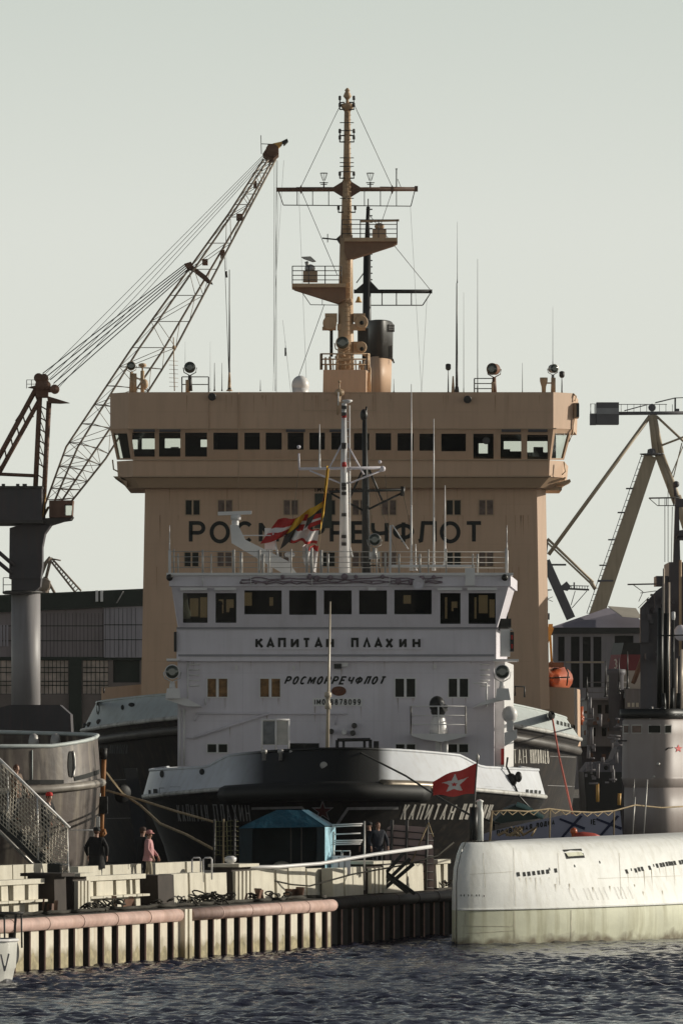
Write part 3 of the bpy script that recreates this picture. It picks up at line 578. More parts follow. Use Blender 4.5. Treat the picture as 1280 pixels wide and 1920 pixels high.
mb = MB(); letters(mb, spread('КАПИТАН НИКОЛАЕВ', 172, 240, .3), 1396, 1414, .8, sNh, slant=.1); obj('bow_name_lettering', mb, M('letter_faded', (.10,.10,.10), .6, .3, 3), nik)
mb = MB()
for y, x0, x1 in ((1418,1030,1078),(1473,1026,1076),(1463,205,238),(1535,200,245)): stripe(sNh, [(x0,y),(x1,y+(2 if x0 > 600 else -1))], .5, mb)
obj('draught_lines', mb, m_lettg, nik)
mb = MB()
for x in (1043,1050,1057,1063,1069,1074): mb.poly([sNb(x,1358+(x-1043)*.25), sNb(x+4,1360+(x-1043)*.25), sNb(x+4,1353+(x-1043)*.25), sNb(x,1351+(x-1043)*.25)])
obj('freeing_ports', mb, m_dark, nik)
for px, py, w_, h_ in ((1033,1342,7,9),(184,1328,3,13),(230,1327,3,5),(247,1322,6,4)): obj('hawse_hole', MB().poly([sNb(px+w_*math.cos(R(a)), py-h_*math.sin(R(a))) for a in range(0,360,30)]), m_dark, nik)
for px in (160,168,186): obj('bollard_foot', MB().sph(sNb(px, 1362-(px-160)*.3), .16), m_dsteel, nik)
AN = Vector((1.32, 22, 0))
def nb(mb, pts, D, k=1): return mb.ppoly(pts, D, tuple(AN*k))
mb = nb(MB(), [(264,1330),(1008,1330),(999,905),(272,905)], DN); obj('superstructure', mb, m_beige, nik)
mb = MB(); mb.ppoly([(999,910),(1006,913),(1013,1330),(1008,1330)], DN, (.55,.6,0)); obj('rounded_corner', mb, m_beige, nik)
nb(mb := MB(), [(988,1400),(1077,1400),(1076,1290),(1010,1288)], DN+2, .7); obj('deck_house', mb, m_beige, nik)
nb(mb := MB(), [(190,1400),(270,1400),(270,1283),(190,1290)], DN+2, .7); obj('deck_house', mb, m_beige, nik)
mb = MB(); mb.path([P(965,1305,352),P(965,1287,352),P(983,1288,352),P(983,1308,352)], .06); mb.path([P(195,1290,352),P(195,1300,352)], .05); obj('deck_rail', mb, m_dsteel, nik)
# bridge: lofted fascia and a window band with real openings
DB = DN-2.2
def ring(py, xl, xfl, xfr, xr, D, ch): return [P(xfl,py,D), P(xfr,py,D), P(xr,py,D+ch)+Vector((0,0,0)), P(xr,py,D+ch)+Vector((.5,7,0)), P(xl,py,D+ch)+Vector((0,7,0)), P(xl,py,D+ch)]
def fix(ringpts, py): 
    z = P(0,py,DB).z; return [Vector((p.x,p.y,z)) for p in ringpts]
mb = MB(); rows = [fix(ring(y,a,b,c,d,D,1.3),y) for y,a,b,c,d,D in ((803,206.5,241,1037,1073,DB-.0),(735,206.5,241,1037,1076,DB))]
mb.loft(rows, True, False, caps=True); oF = obj('bridge_fascia', mb, m_beige, nik)
mb = MB(); rows = [fix(ring(y,a,b,c,d,D,1.3),y) for y,a,b,c,d,D in ((893,221,250,1029,1054,DB+.7),(862,219,249,1030,1057,DB+.7))]
mb.loft(rows, True, False, caps=True); obj('bridge_apron', mb, m_beige, nik)
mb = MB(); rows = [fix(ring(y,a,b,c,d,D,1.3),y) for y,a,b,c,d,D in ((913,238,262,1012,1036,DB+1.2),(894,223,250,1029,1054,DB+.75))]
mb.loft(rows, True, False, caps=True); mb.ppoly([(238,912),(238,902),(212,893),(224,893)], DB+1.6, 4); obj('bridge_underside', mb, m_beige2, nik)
mb = MB(); mb.box(P(640,803.5,DB-.05)+Vector((0,.02,0)), (25.2,.12,.07)); mb.box(P(640,862,DB+.62), (24.5,.14,.07)); mb.box(P(640,893,DB+.60), (24.6,.3,.08)); obj('bridge_ledge', mb, m_beige2, nik)
NWt = [(248,811,290,856),(298,811,338,856),(347,811,388,856)]; NWs = [(400,811,446,843),(458,811,487,843),(498,811,528,843),(539,811,569,843),(580,811,609,843),(621,811,651,843),(663,812,692,844),(704,812,733,844),(745,812,775,845),(786,813,815,845),(827,813,873,846)]; NWr = [(887,813,925,860),(938,814,977,860),(988,815,1027,861)]
HN = NWt+NWs+NWr
mb = MB().pwall(241,1037,803,862,DB,DB+.7,HN,.22,249,1030); oW = obj('bridge_window_band', mb, m_beige, nik); glaze(oW, HN, DB, DB+.7, 803, 862, .22)
# chamfered corner walls with a window each
for s, (x0t, x1t, x0b, x1b) in ((1,(1037,1073,1030,1057)), (-1,(241,206.5,249,219))):
    A = [P(x0t,803,DB), P(x1t,803,DB+1.3), P(x0b,862,DB+.7), P(x1b,862,DB+2)]
    fp = lambda u, v, A=A: A[0].lerp(A[1], u).lerp(A[2].lerp(A[3], u), v)
    hole = (.12,.16,.9,.95); mb = MB().wall(fp, [0,1], [0,1], [hole], (-.12*s,.12,0)); o = obj('bridge_corner_wall', mb, m_beige, nik)
    q = [fp(hole[0],hole[3]), fp(hole[2],hole[3]), fp(hole[2],hole[1]), fp(hole[0],hole[1])]; obj('window_pane', MB().prism([p+Vector((-.05*s,.05,0)) for p in q], (-.02*s,.02,0)), m_glass, o)
    if s < 0: obj('dark_blind', MB().prism([fp(u,v)+Vector((.35,.35,0)) for u, v in ((.28,.98),(.98,.98),(.98,.02),(.45,.02))], (.03,.03,0)), m_dark, o)
rearN = [(246,824,258,842),(266,822,292,842),(309,822,338,840),(376,824,392,838),(897,831,914,854),(944,827,978,846),(986,827,1026,848)]
mb = MB().pwall(238,1042,803,862,DB+9,DB+9,rearN,.1); obj('bridge_rear_wall', mb, m_dark, oW)
mb = MB()
for x in (400,880): mb.pbox(x,803,x+3,862,DB+1.2,7.7)
mb.pbox(252,844,395,862,DB+1.5,1.0); mb.pbox(890,850,1026,862,DB+1.5,1.0); mb.pbox(320,838,335,846,DB+2,.5); mb.pbox(942,842,956,852,DB+2,.5); mb.pbox(1000,838,1018,852,DB+2,.5); mb.pbox(952,846,964,852,DB+2,.4); obj('console', mb, m_dark, oW)
mb = MB(); mb.pbox(245,803.6,1037,806,DB+.3,8.6); mb.pbox(250,859,1030,861.8,DB+1.0,8); obj('bridge_ceiling', mb, m_dark, oW)
for x0, x1 in ((250,290),(299,338),(536,572),(618,652),(940,976),(990,1026)): obj('wiper_box', MB().pbox(x0,804.6,x1,809.5,DB-.22,.3), m_cgrey, oW)
c = P(911,826,DB+.2); obj('clear_view_screen', MB().lathe(c, [(.22,0),(.22,.05),(.18,.06)], (0,-1,0), 18), m_dsteel, oW)
mb = MB(); mb.pbox(1076,755,1085,783,DB+1.2,1.2); o = obj('navigation_light_box', mb, m_tan, nik); mb = MB(); mb.pbox(1080.5,757,1085.5,781,DB+1.1,.1); obj('light_screen', mb, m_black, o)
for q in ([(1074,738),(1080,743),(1077,752)],[(1076,785),(1074,812),(1066,828)],[(1057,866),(1060,884),(1053,890)],[(211,862),(213,880),(221,884)]): obj('corner_pipe', MB().path([P(x,y,DB+1.25) for x, y in q], .05), m_tan, nik)
mb = MB(); mb.ppoly([(1036,908),(1068,898),(1070,903),(1060,908)], DB+2, 3); mb.pbox(1008,912,1053,919,DB+2.5,5); mb.ppoly([(1035,902),(1060,894),(1060,897),(1036,905)], DB+1.6, 2); obj('wing_step', mb, m_tan, nik)
for x, y in ((398,740),(876,745)): 
    mb = MB(); mb.lathe(P(x,y,DB), [(.10,0),(.16,.3),(.24,.5),(.2,.52)], (0,-1,-.3), 14); obj('fog_horn', mb, m_dsteel, nik)
mb = MB(); mb.pbox(569,736,704,737,DB-.03,.03); mb.pbox(569,769,704,770,DB-.03,.03); mb.pbox(569,736,570,770,DB-.03,.03); mb.pbox(703,736,704,770,DB-.03,.03); mb.pbox(612,747,615,750,DB-.15,.15); obj('access_panel', mb, m_beige2, oF)
# cabin windows
for row, y0, y1 in (((347,408,531,601,660,715,836,897), 938, 965), ((345,407,516,600,660,715,836,897), 1036, 1062)):
    for i, x in enumerate(row):
        pane_set(nik, x+1, y0, x+27, y1, DN, m_curt if i % 3 else m_glassd, m_beige2, .1, .05, .06)
RN = [('Р',354,385),('О',393,431),('С',441,477),('М',485,523),('О',531,568),('Р',579,609),('Р',618,648),('Е',658,684),('Ч',695,728),('Ф',736,776),('Л',781,818),('О',824,863),('Т',871,905)]
mb = MB(); letters(mb, RN, 977, 1019, 3.6, flat(DN), sub=1); obj('owner_lettering', mb, m_letter, nik)
mb = MB(); letters(mb, spread('IМО 7413490', 590, 677, .42), 911, 923, .9, flat(DN)); obj('number_lettering', mb, m_letter, nik)
mb = MB(); mb.pbox(590,925,622,990,DN-.12,.1); obj('signal_panel', mb, M('dark_green_panel', (.05,.055,.04), .6, .3, 2), nik)
mb = MB(); mb.pbar((392,810),(392,740),DB-.06,.02); mb.pbar((447,960),(447,735),DB-.1,.025); obj('conduit', mb, m_beige2, nik)
# plate seams and weather runs on the beige walls
mb = MB()
for y in (945,1020,1095,1170,1240): mb.pbox(274,y,996,y+.45,DN-.006,.01)
for x in (330,392,480,560,640,742,812,880,948): mb.pbox(x,918,x+.45,1290,DN-.009,.01)
for x in (300,450,520,760,850,950): mb.pbox(x,740,x+.4,800,DB-.008,.01)
mb.pbox(243,772,1034,772.5,DB-.006,.01); obj('plate_seams', mb, M('seam_beige', (.50,.335,.22), .5, .1, 1), nik)
mb = MB(); q = random.Random(17)
for i in range(46): x = q.uniform(280,990); y = q.choice((916,966,1063,966,1063)); l_ = q.uniform(12,70); mb.poly([P(x,y,DN-.012), P(x+q.uniform(.8,2.4),y,DN-.012), P(x+1,y+l_,DN-.012)])
for i in range(26): x = q.uniform(250,1030); y = q.choice((740,806)); y = 741; mb.poly([P(x,y,DB-.014), P(x+q.uniform(.8,2.2),y,DB-.014), P(x+.8,y+q.uniform(10,45),DB-.014)])
obj('weather_runs', mb, M('rust_run_beige', (.47,.29,.18), .6, .15, 2), nik)['kind'] = 'stuff'
# roof gear
D = DB+1.5
searchlight(nik, 246, 686, D, 8, m_tan, 735, 0); searchlight(nik, 356, 689, D, 10, m_dsteel, 733, 0); searchlight(nik, 926, 692, D, 10.5, m_rust, 738, -.5); searchlight(nik, 1036, 691, D, 8, m_steel, 738, .4)
for x, y0 in ((252,700),(352,712),(925,716),(1037,708)): obj('lamp_pedestal', MB().pbar((x,736),(x,y0),D,.15), m_tan, nik)
mb = MB().pbar((267,736),(267,695),D,.13); mb.sph(P(271,720,D), .22, (1,1,1.4)); mb.pbar((253,709),(267,711),D,.05); obj('vent_post', mb, m_tan, nik)
mb = MB(); mb.lathe(P(267,698,D), [(.05,0),(.05,.3),(.24,.35),(.22,.5),(.05,.55)], n=12); obj('mushroom_vent', mb, m_tan, nik)
mb = MB(); mb.lathe(P(1019,738,D), [(.12,0),(.14,.4),(.24,.75),(.24,.95)], n=10); mb.pbar((1020,718),(1036,718),D,.05); obj('cowl_vent', mb, m_tan, nik)
rails(nik, [P(341,735,D), P(391,735,D)], .9, m_dsteel, 'lamp_railing', 2, r=.03); rails(nik, [P(889,738,D), P(924,738,D)], .9, m_dsteel, 'lamp_railing', 3, r=.03)
for x, y0, y1, r in ((430,505,733,.07),(430,685,733,.12),(402,680,733,.04),(416,680,733,.03),(394,640,733,.012),(488,712,733,.03),(856,530,737,.09),(857,415,530,.02),(895,485,738,.03),(869,548,738,.02),(840,690,737,.05),(979,680,738,.025),(1053,700,738,.05),(1036,575,684,.018),(738,710,735,.03),(849,705,738,.12),(347,640,690,.012),(516,350,733,.012),(424,470,505,.015)): whip(nik, x, y0, y1, D, r*.8, m_tan if r > .1 else m_dsteel)
mb = MB(); mb.pbar((327,733),(325,632),D,.035)
for y in range(676,732,8): mb.pbar((317,y),(334,y+1),D,.012,n=4)
mb.lathe(P(326,652,D), [(.1,-.05),(.1,.1),(.03,.15)], n=8); obj('yagi_aerial', mb, m_tan, nik)
for x, y in ((840,688),(1053,702)): obj('aerial_head', MB().lathe(P(x,y+3,D), [(.09,-.1),(.16,0),(.16,.25),(.06,.3)], n=8), m_dsteel, nik)
mb = MB(); mb.sph(P(563,722,D+1), .52, (1,1,1.1), 18, 12); mb.lathe(P(563,740,D+1), [(.45,-.2),(.5,.4)], n=16); obj('radome', mb, m_white2, nik)
# mast house and tripod mast
DT = DB+8; nb(mb := MB(), [(605,740),(686,740),(686,693),(606,693)], DT-1.6, .12); obj('mast_house', mb, m_beige, nik)
omast = obj('signal_mast', MB(), m_tan, nik)
mb = MB(); mb.pbar((648,740),(648,560),DT,.52,r2=.44,n=12); mb.pbar((648,560),(649,440),DT,.44,r2=.38,n=12); mb.pbar((649,440),(650,340),DT,.34,r2=.26,n=12); mb.pbar((650,340),(651,205),DT,.24,r2=.19,n=10); mb.pbar((651,205),(651,165),DT,.11,r2=.07,n=8)
mb.pbar((656,735),(655,380),DT-.3,.09); mb.pbar((655,380),(653,210),DT-.2,.06)
for y in range(215,730,9): mb.pbar((646,y),(658,y),DT-.45,.022,n=4)
mb.lathe(P(651,205,DT), [(.2,-.1),(.35,.1),(.42,.25),(.42,.32),(.15,.4)], n=10); mb.lathe(P(651,186,DT), [(.1,0),(.26,.2),(.2,.35),(.12,.5),(.18,.55),(.05,.7)], n=10)
omast.data = bpy.data.meshes.new('x'); bpy.data.objects.remove(omast); omast = obj('signal_mast', mb, m_tan, nik)
mb = MB()
for y, wd in ((205,.42),(192,.42),(254,.42),(266,.42),(334,.42),(398,.5)):
    for s in (-1,1):
        a = P(650,y,DT); mb.path([a+Vector((s*wd*.3,-.2,0)), a+Vector((s*wd,-.2,0)), a+Vector((s*wd,-.2,.3))], .05, 5); mb.lathe(a+Vector((s*wd,-.2,.15)), [(.08,0),(.08,.22),(.03,.26)], n=8)
for y in (230,245,296,305,312,322,372): mb.bar(P(650,y,DT)+Vector((-.42,-.25,0)), P(650,y,DT)+Vector((.42,-.25,0)), .03)
obj('lamp_brackets', mb, m_dsteel, omast)
mb = MB(); mb.pbar((518,355),(783,354),DT,.13,n=8); mb.pbox(777,348,783,358,DT-.15,.3)
for s in (-1,1): mb.ppoly([(650,322),(650+s*9,340),(650+s*25,350),(650+s*25,358),(650+s*9,368),(650,382)][::s], DT-.1, .2)
for x in (564,735): mb.ppoly([(x,346),(x+3.5,354),(x,363),(x-3.5,354)], DT-.18, .36)
oy = obj('yard', mb, m_rust, omast); mb = MB()
for a, b in (((522,357),(531,384)),((531,384),(770,386)),((770,386),(777,358)),((555,351),(640,351)),((712,350),(768,351))): mb.pbar(a, b, DT, .03, n=5)
for x in (557,586,616,683,713,743): mb.pbar((x,357),(x,385),DT,.025,n=4)
obj('yard_foot_frame', mb, m_dsteel, oy)
for x in (607,694):
    mb = MB(); mb.pbar((x,352),(x,340),DT,.05); mb.pbar((x-8,342),(x+8,342),DT,.03); mb.pbar((x-6,345),(x+6,345),DT,.03)
    for i in range(8): 
        t = i*math.pi/4; c = P(x,335,DT); mb.path([c+Vector((.06*math.cos(t),.06*math.sin(t),-.1)), c+Vector((.22*math.cos(t),.22*math.sin(t),.35))], .014, 4)
    mb.path([P(x,324,DT)+Vector((.22*math.cos(t),.22*math.sin(t),0)) for t in np.linspace(0,2*math.pi,12)], .016, 4); obj('basket_aerial', mb, m_dsteel, oy)
mb = MB(); mb.pbar((743,352),(743,316),DT,.04); mb.pbar((741,316),(745,316),DT,.03); mb.pbar((745,335),(752,352),DT,.02); obj('stub_aerial', mb, m_dsteel, oy)
mb = MB()
for a, b in (((638,196),(564,350)),((664,196),(735,350)),((565,358),(632,515)),((735,358),(700,460)),((690,400),(808,545)),((560,705),(608,570))): mb.pbar(a, b, DT, .018, n=4)
for a, b in (((522,360),(512,733)),((532,300),(516,540)),((530,600),(545,735)),((535,640),(535,668)),((769,386),(790,735)),((560,360),(575,735)),((800,560),(790,735))): mb.pbar(a, b, DT+.3, .009, n=3)
mb.pbar((535,652),(535,667),DT+.3,.06); obj('mast_stays', mb, m_dsteel, omast)
def plat(pts, y, rail, box, sc):
    x0, x1 = min(p[0] for p in pts), max(p[0] for p in pts); y0 = min(p[1] for p in pts)
    o = obj('radar_platform', MB().pbox(x0,y0,x1,y0+7,DT-1.1,2.2), m_tan, omast); obj('platform_bracket', MB().ppoly([(px, max(py, y0+7.05)) for px, py in pts], DT-.8, 1.3), M('bracket_shade_brown', (.24,.14,.085), .6, .15, 1.5), o)  # bracket brown is darkened to carry the shade under the platform
    a, b = rail; rails(o, [P(a,y,DT-1.05), P(b,y,DT-1.05)], 1.1, m_dsteel, 'platform_railing', 4, r=.025, step=1.0)
    rails(o, [P(a,y,DT+1.05), P(b,y,DT+1.05)], 1.1, m_dsteel, 'platform_railing', 4, r=.025, step=1.0); rails(o, [P(a if sc else b,y,DT-1.05), P(a if sc else b,y,DT+1.05)], 1.1, m_dsteel, 'platform_railing', 4, r=.025, step=1.0)
    obj('radar_cabinet', MB().pbox(*box,DT-.5,1), m_beige2, o); return o
o = plat([(645,446),(745,445),(745,455),(738,459),(652,487),(645,470)], 446, (641,744), (698,428,724,447), 0)
mb = MB(); mb.sph(P(711,424,DT),.3,(1,1,.7)); mb.box(P(712,413.5,DT), (2.3,.25,.12), Matrix.Rotation(R(-1.5),3,'Y')); obj('radar_scanner', mb, m_tan, o)
o = plat([(648,531),(547,533),(547,536),(552,542),(634,568),(648,560)], 533, (548,640), (568,508,595,527), 1)
mb = MB(); mb.sph(P(581,503,DT),.32,(1,1,.8)); mb.pbar((577,500),(574,490),DT,.12); mb.ppoly([(565,481),(582,480),(592,489),(586,490),(569,484)], DT-.3, .6); obj('radar_scanner', mb, m_steel, o)
mb = MB(); mb.pbar((604,446),(634,449),DT,.05); mb.pbar((614,438),(614,454),DT,.03); mb.ppoly([(630,447),(640,438),(640,462)], DT, .3); obj('direction_finder', mb, m_dsteel, omast)
mb = MB()
for x0, y0, x1, y1 in ((609,587,632,602),(662,587,685,602)): mb.pbox(x0,y0,x1,y1,DT-.4,.9)
for x, y, r in ((618,607,.42),(677,605,.40),(677,652,.33)): mb.lathe(P(x,y,DT+.5), [(r,0),(r,.95),(r*.9,1.0)], (0,-1,0), 16)
mb.pbox(632,607,685,618,DT-.35,.7); mb.pbox(662,640,678,662,DT-.3,.6); mb.pbox(604,612,630,618,DT-.3,.7); obj('horn_boxes', mb, m_tan, omast)
mb = MB()
for x, y, r in ((678,605,.13),(678,654,.12)): mb.lathe(P(x,y,DT-.5), [(r,0),(r,.08),(.02,.1)], (0,-1,0), 12)
obj('horn_mouth', mb, m_dark, omast)
searchlight(omast, 642, 643, DT-.8, 12, m_tan, 668)
obj('dark_panel', MB().pbox(618,617,624,668,DT+.6,.4), m_black, omast); obj('dark_panel', MB().pbox(670,615,690,648,DT+1.6,.3), m_black, omast)
D1 = DT-1.5; rails(nik, [P(601,693,D1+2.4), P(603,693,D1), P(688,693,D1), P(692,693,D1+2.4)], .95, m_tan, 'mast_house_railing', 3, r=.045, step=.9)
mb = MB(); rr = random.Random(4)
for i in range(16):
    x = rr.uniform(606,686); mb.bar(P(x,693,DT-.9), P(x+rr.uniform(-2,2),rr.uniform(664,684),DT-.9), rr.uniform(.03,.09))
mb.path([P(690,735,DT),P(693,690,DT),P(690,668,DT),P(680,665,DT)], .06); mb.path([P(628,668,DT-1),P(634,676,DT-1),P(655,676,DT-1),P(660,668,DT-1)], .06); mb.path([P(688,740,DT-.6),P(690,700,DT-.6),P(694,690,DT-.6),P(694,740,DT-.6)], .05); obj('mast_foot_pipes', mb, m_tan, omast)
mb = MB(); mb.sph(P(673,478,DT-.6), .07); mb.lathe(P(672,563,DT-.3), [(.22,-.12),(.13,.05),(.08,.2),(.02,.25)], n=10); obj('ship_bell', mb, m_yellow, omast)
mb = MB(); mb.pbar((565,546),(582,571),DT,.025); mb.pbar((582,571),(660,572),DT,.025); mb.pbar((604,560),(604,572),DT,.02); obj('lower_frame', mb, m_dsteel, omast)
# figure-like signal lamp on the fascia in front of the mast house
mb = MB(); c = P(636,736,DB-.5); mb.sph(c, .26, (1.1,1,.9)); mb.bar(c, c+Vector((0,0,.6)), .05); mb.sph(c+Vector((0,0,.65)), .08); mb.bar(c, c+Vector((-.1,0,-1.3)), .14,.07); obj('signal_lamp', mb, m_tan, nik)
# after mast and funnel
DU = 408.0
o = obj('after_mast', MB().pbar((687,735),(688,460),DU,.33,r2=.24,n=10), m_black, nik)
mb = MB(); mb.pbar((688,460),(690,387),DU,.2,r2=.13); mb.pbar((663,546),(810,546),DU,.14,n=6); mb.ppoly([(664,545),(685,527),(695,527),(712,545)], DU-.15, .3); mb.pbox(807,543,810,549,DU-.2,.4)
for y in range(392,545,12): mb.pbar((686,y),(698,y),DU,.04,n=4)
obj('yard', mb, m_black, o); mb = MB()
for a, b in (((807,549),(792,572)),((792,572),(695,572)),((716,549),(716,572)),((743,549),(743,572)),((771,549),(771,572))): mb.pbar(a, b, DU, .035, n=4)
obj('yard_foot_frame', mb, m_dsteel, o)
obj('mast_stay', MB().pbar((690,500),(668,530),DU,.035,n=4), m_dsteel, o); obj('mast_tip', MB().pbar((690,388),(690,372),DU,.035,n=4), m_dsteel, o)
def oval(cx, y, rx, D, ry=3.2): z = P(cx,y,D); return [z+Vector((rx*math.cos(t)*D/F, ry*math.sin(t), 0)) for t in np.linspace(0,2*math.pi,29)[:-1]]
m_fun = M('funnel_black', (.05,.047,.042), .45, .2, .8)
mb = MB().loft([oval(710,676,26,DU), oval(710,607,27,DU), oval(710,605,25,DU), oval(710,608,23,DU)], True, True, True); o = obj('funnel_cap', mb, m_fun, nik)
mb = MB().loft([oval(708,740,24.5,DU), oval(709,673.4,25.5,DU)], True, True, True); obj('funnel', mb, m_beige, nik)
mb = MB(); mb.path([P(735,676,DU)+Vector((0,-2,0)),P(738,684,DU)+Vector((0,-2,0))], .06); mb.pbox(731,648,734,670,DU-2.3,.2); rails(nik, [P(728,622,DU-2.6), P(738,622,DU-1)], .45, m_dsteel, 'funnel_railing', 3, r=.035, step=.4); obj('funnel_fittings', mb, m_dsteel, nik)
# davit (part) and the lifeboat it carries
DL = 392.0
mb = MB(); mb.beam(P(1014,1228,DL), P(1033,1176,DL), .35, .35); mb.beam(P(1030,1172,DL), P(1034,1246,DL), .14, .14); mb.pbox(1028,1170,1036,1182,DL-.25,.5); mb.pbox(1012,1205,1017,1290,DL,.4); mb.pbar((1022,1182),(1022,1248),DL,.04); obj('boat_davit', mb, m_yellow, nik)
lb = thing('lifeboat', 'orange enclosed lifeboat hanging from the yellow davit beside the beige tower', 'lifeboat', P(1040,1275,DL))
mb = MB(); rows = []
for i in range(11):
    s = i/10; wv = math.sin(min(s*1.15+.12,1)*math.pi*.5) if s < .6 else math.cos((s-.6)/.4*math.pi*.42); c = P(1042,1272,DL+ -2.5+s*7)
    rows.append([c+Vector((1.05*wv*math.cos(t)*(1 if abs(math.sin(t)) < .95 else .9), 0, .85*wv**.7*math.sin(t)-.05)) for t in np.linspace(0,2*math.pi,19)[:-1]])
mb.loft(rows, True, True, True); oh = obj('hull', mb, m_orange, lb)
mb = MB(); mb.box(P(1042,1247,DL-.5), (.9,1.4,.28)); mb.sph(P(1034,1246,DL-.8), .2); mb.sph(P(1050,1248,DL-.8), .16); obj('canopy_hatch', mb, m_rust, lb)
mb = MB(); mb.path([P(1060,1252,DL-2.2),P(1065,1262,DL-2.3),P(1062,1286,DL-2.3)], .05); mb.pbar((1018,1272),(1068,1270),DL-2.55,.05); obj('grab_line', mb, m_black, lb)
# ------------------------------------------------------------ sheet-pile quay walls
m_pile = M('sheet_pile_paint', (.66,.61,.50), .7, .12, 1.2, streak=.5, dirt=(.42,.30,.20), bump=.2)
def tide(m, z0, z1, col):                 # weed and rust stain near the waterline
    n = m.node_tree.nodes; L = m.node_tree.links; b = n['Principled BSDF']; src = b.inputs['Base Color'].links[0].from_socket
    tc = n.new('ShaderNodeTexCoord'); sp = n.new('ShaderNodeSeparateXYZ'); L.new(tc.outputs['Object'], sp.inputs[0]); nz = n.new('ShaderNodeTexNoise'); nz.inputs['Scale'].default_value = 1.7; nz.inputs['Detail'].default_value = 5; L.new(tc.outputs['Object'], nz.inputs['Vector'])
    a = n.new('ShaderNodeMath'); a.operation = 'MULTIPLY_ADD'; a.inputs[1].default_value = 1.1; L.new(nz.outputs['Fac'], a.inputs[0]); L.new(sp.outputs[2], a.inputs[2])
    mr = n.new('ShaderNodeMapRange'); mr.inputs['From Min'].default_value = z0+.55; mr.inputs['From Max'].default_value = z1+.55; mr.inputs['To Min'].default_value = .85; mr.inputs['To Max'].default_value = 0; L.new(a.outputs[0], mr.inputs['Value'])
    x = n.new('ShaderNodeMix'); x.data_type = 'RGBA'; L.new(mr.outputs[0], x.inputs[0]); L.new(src, x.inputs[6]); x.inputs[7].default_value = (*col, 1); L.new(x.outputs[2], b.inputs['Base Color'])
tide(m_pile, .34, .70, (.20,.16,.075))
m_edge = M('pile_edge_rust', (.62,.40,.33), .7, .25, 3)
rb0 = random.Random(77); m_pgap = M('dark_gap_shade', (.045,.035,.028), .8, .3, 1.5); m_weed = M('weedy_tide_band', (.34,.29,.17), .7, .45, 4, streak=.5, dirt=(.13,.11,.05), bump=.3)  # gap colour is near-black, carrying the shade of pile webs and recesses
def pile_wall(name, label, p0, p1, U, N, ptop, pipes, pipemat, pm=None):
    pm = pm or m_pile
    t = thing(name, label, 'quay wall', p0); Ln = (p1-p0).length; pit = 1.08; a = .68; d = .20; prof = []; u = 0; edges = []
    while u < Ln:
        e = min(u+a, Ln); edges.append(u); prof += [(u,0),(e,0)]
        if e < Ln: prof += [(e+.03,-d),(min(u+pit-.03,Ln),-d)]
        u += pit
    mb = MB()
    for (qa, na), (qb, nb_) in zip(prof, prof[1:]):
        fl_ = na == 0 and nb_ == 0; ms = [(qa+(qb-qa)*i/4, .40+.13*math.sin(qa*3.1+i*1.7)+rb0.uniform(-.07,.07)) for i in range(5)]
        if fl_:
            mb.m = 2; mb.poly([p0+U*qa+Vector((0,0,-1.5)), p0+U*qb+Vector((0,0,-1.5))]+[p0+U*q+Vector((0,0,z)) for q, z in ms[::-1]]); mb.m = 0; mb.poly([p0+U*q+Vector((0,0,z)) for q, z in ms]+[p0+U*qb+Vector((0,0,ptop)), p0+U*qa+Vector((0,0,ptop))])
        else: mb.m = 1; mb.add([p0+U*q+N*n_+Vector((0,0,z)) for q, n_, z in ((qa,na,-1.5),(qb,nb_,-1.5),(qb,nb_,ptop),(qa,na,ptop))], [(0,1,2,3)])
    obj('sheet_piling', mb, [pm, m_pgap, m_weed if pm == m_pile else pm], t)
    mb = MB()
    for u in edges: q = p0+U*(u+.03)+N*.012; mb.box(q+Vector((0,0,(ptop-1)/2)), (.05,.04,ptop+1))
    eo = obj('pile_edges', mb, m_edge, t); eo['kind'] = 'stuff'
    for (u0, u1) in pipes:
        q0 = p0+U*u0+N*.02+Vector((0,0,ptop+.06)); q1 = p0+U*u1+N*.02+Vector((0,0,ptop+.06)); mb = MB().bar(q0, q1, .20, n=16)
        n = int((u1-u0)/2.6)
        for i in range(1, n+1): c = q0.lerp(q1, i/(n+1)); mb.bar(c-U*.03, c+U*.03, .212, n=16)
        obj('capping_pipe', mb, pipemat, t)
    return t
def ulen(px):                              # distance along the quay edge of the point seen at column px
    k = (px-640)/F; return (k*QA.y-QA.x)/(QU.x-k*QU.y)
u1 = ulen(333); u2 = ulen(352); LB = (QB-QA).length
t = pile_wall('sunlit_quay_wall', 'long sunlit sheet pile wall topped by a faded red pipe, above the water at left', Q0, QB, QU, QN, 1.36, [(0,40+u1),(40+u2,40+LB+.1)], m_pink)
mb = MB(); 
for u in (u1+.25, u2-.2): q = QA+QU*u; mb.box(q+QN*.02+Vector((0,0,.45)), (.2,.34,2.3), Matrix.Rotation(math.atan2(QU.y,QU.x),3,'Z'))
obj('joint_plate', mb, m_pile, t)
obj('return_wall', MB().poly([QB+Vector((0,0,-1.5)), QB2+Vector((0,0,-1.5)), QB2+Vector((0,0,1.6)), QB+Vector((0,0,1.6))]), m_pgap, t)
pile_wall('shaded_quay_wall', 'short dark sheet pile wall in the shadow of the submarine', QB2, QC, QU2, QN2, 1.36, [(0,(QC-QB2).length)], M('shade_darkened_red_pipe', (.05,.04,.033), .6, .3, 1.3), M('shade_darkened_steel', (.028,.024,.02), .8, .3, 1.5, streak=.5, dirt=(.07,.06,.055)))  # wall and pipe colours darkened to carry the submarine's shadow
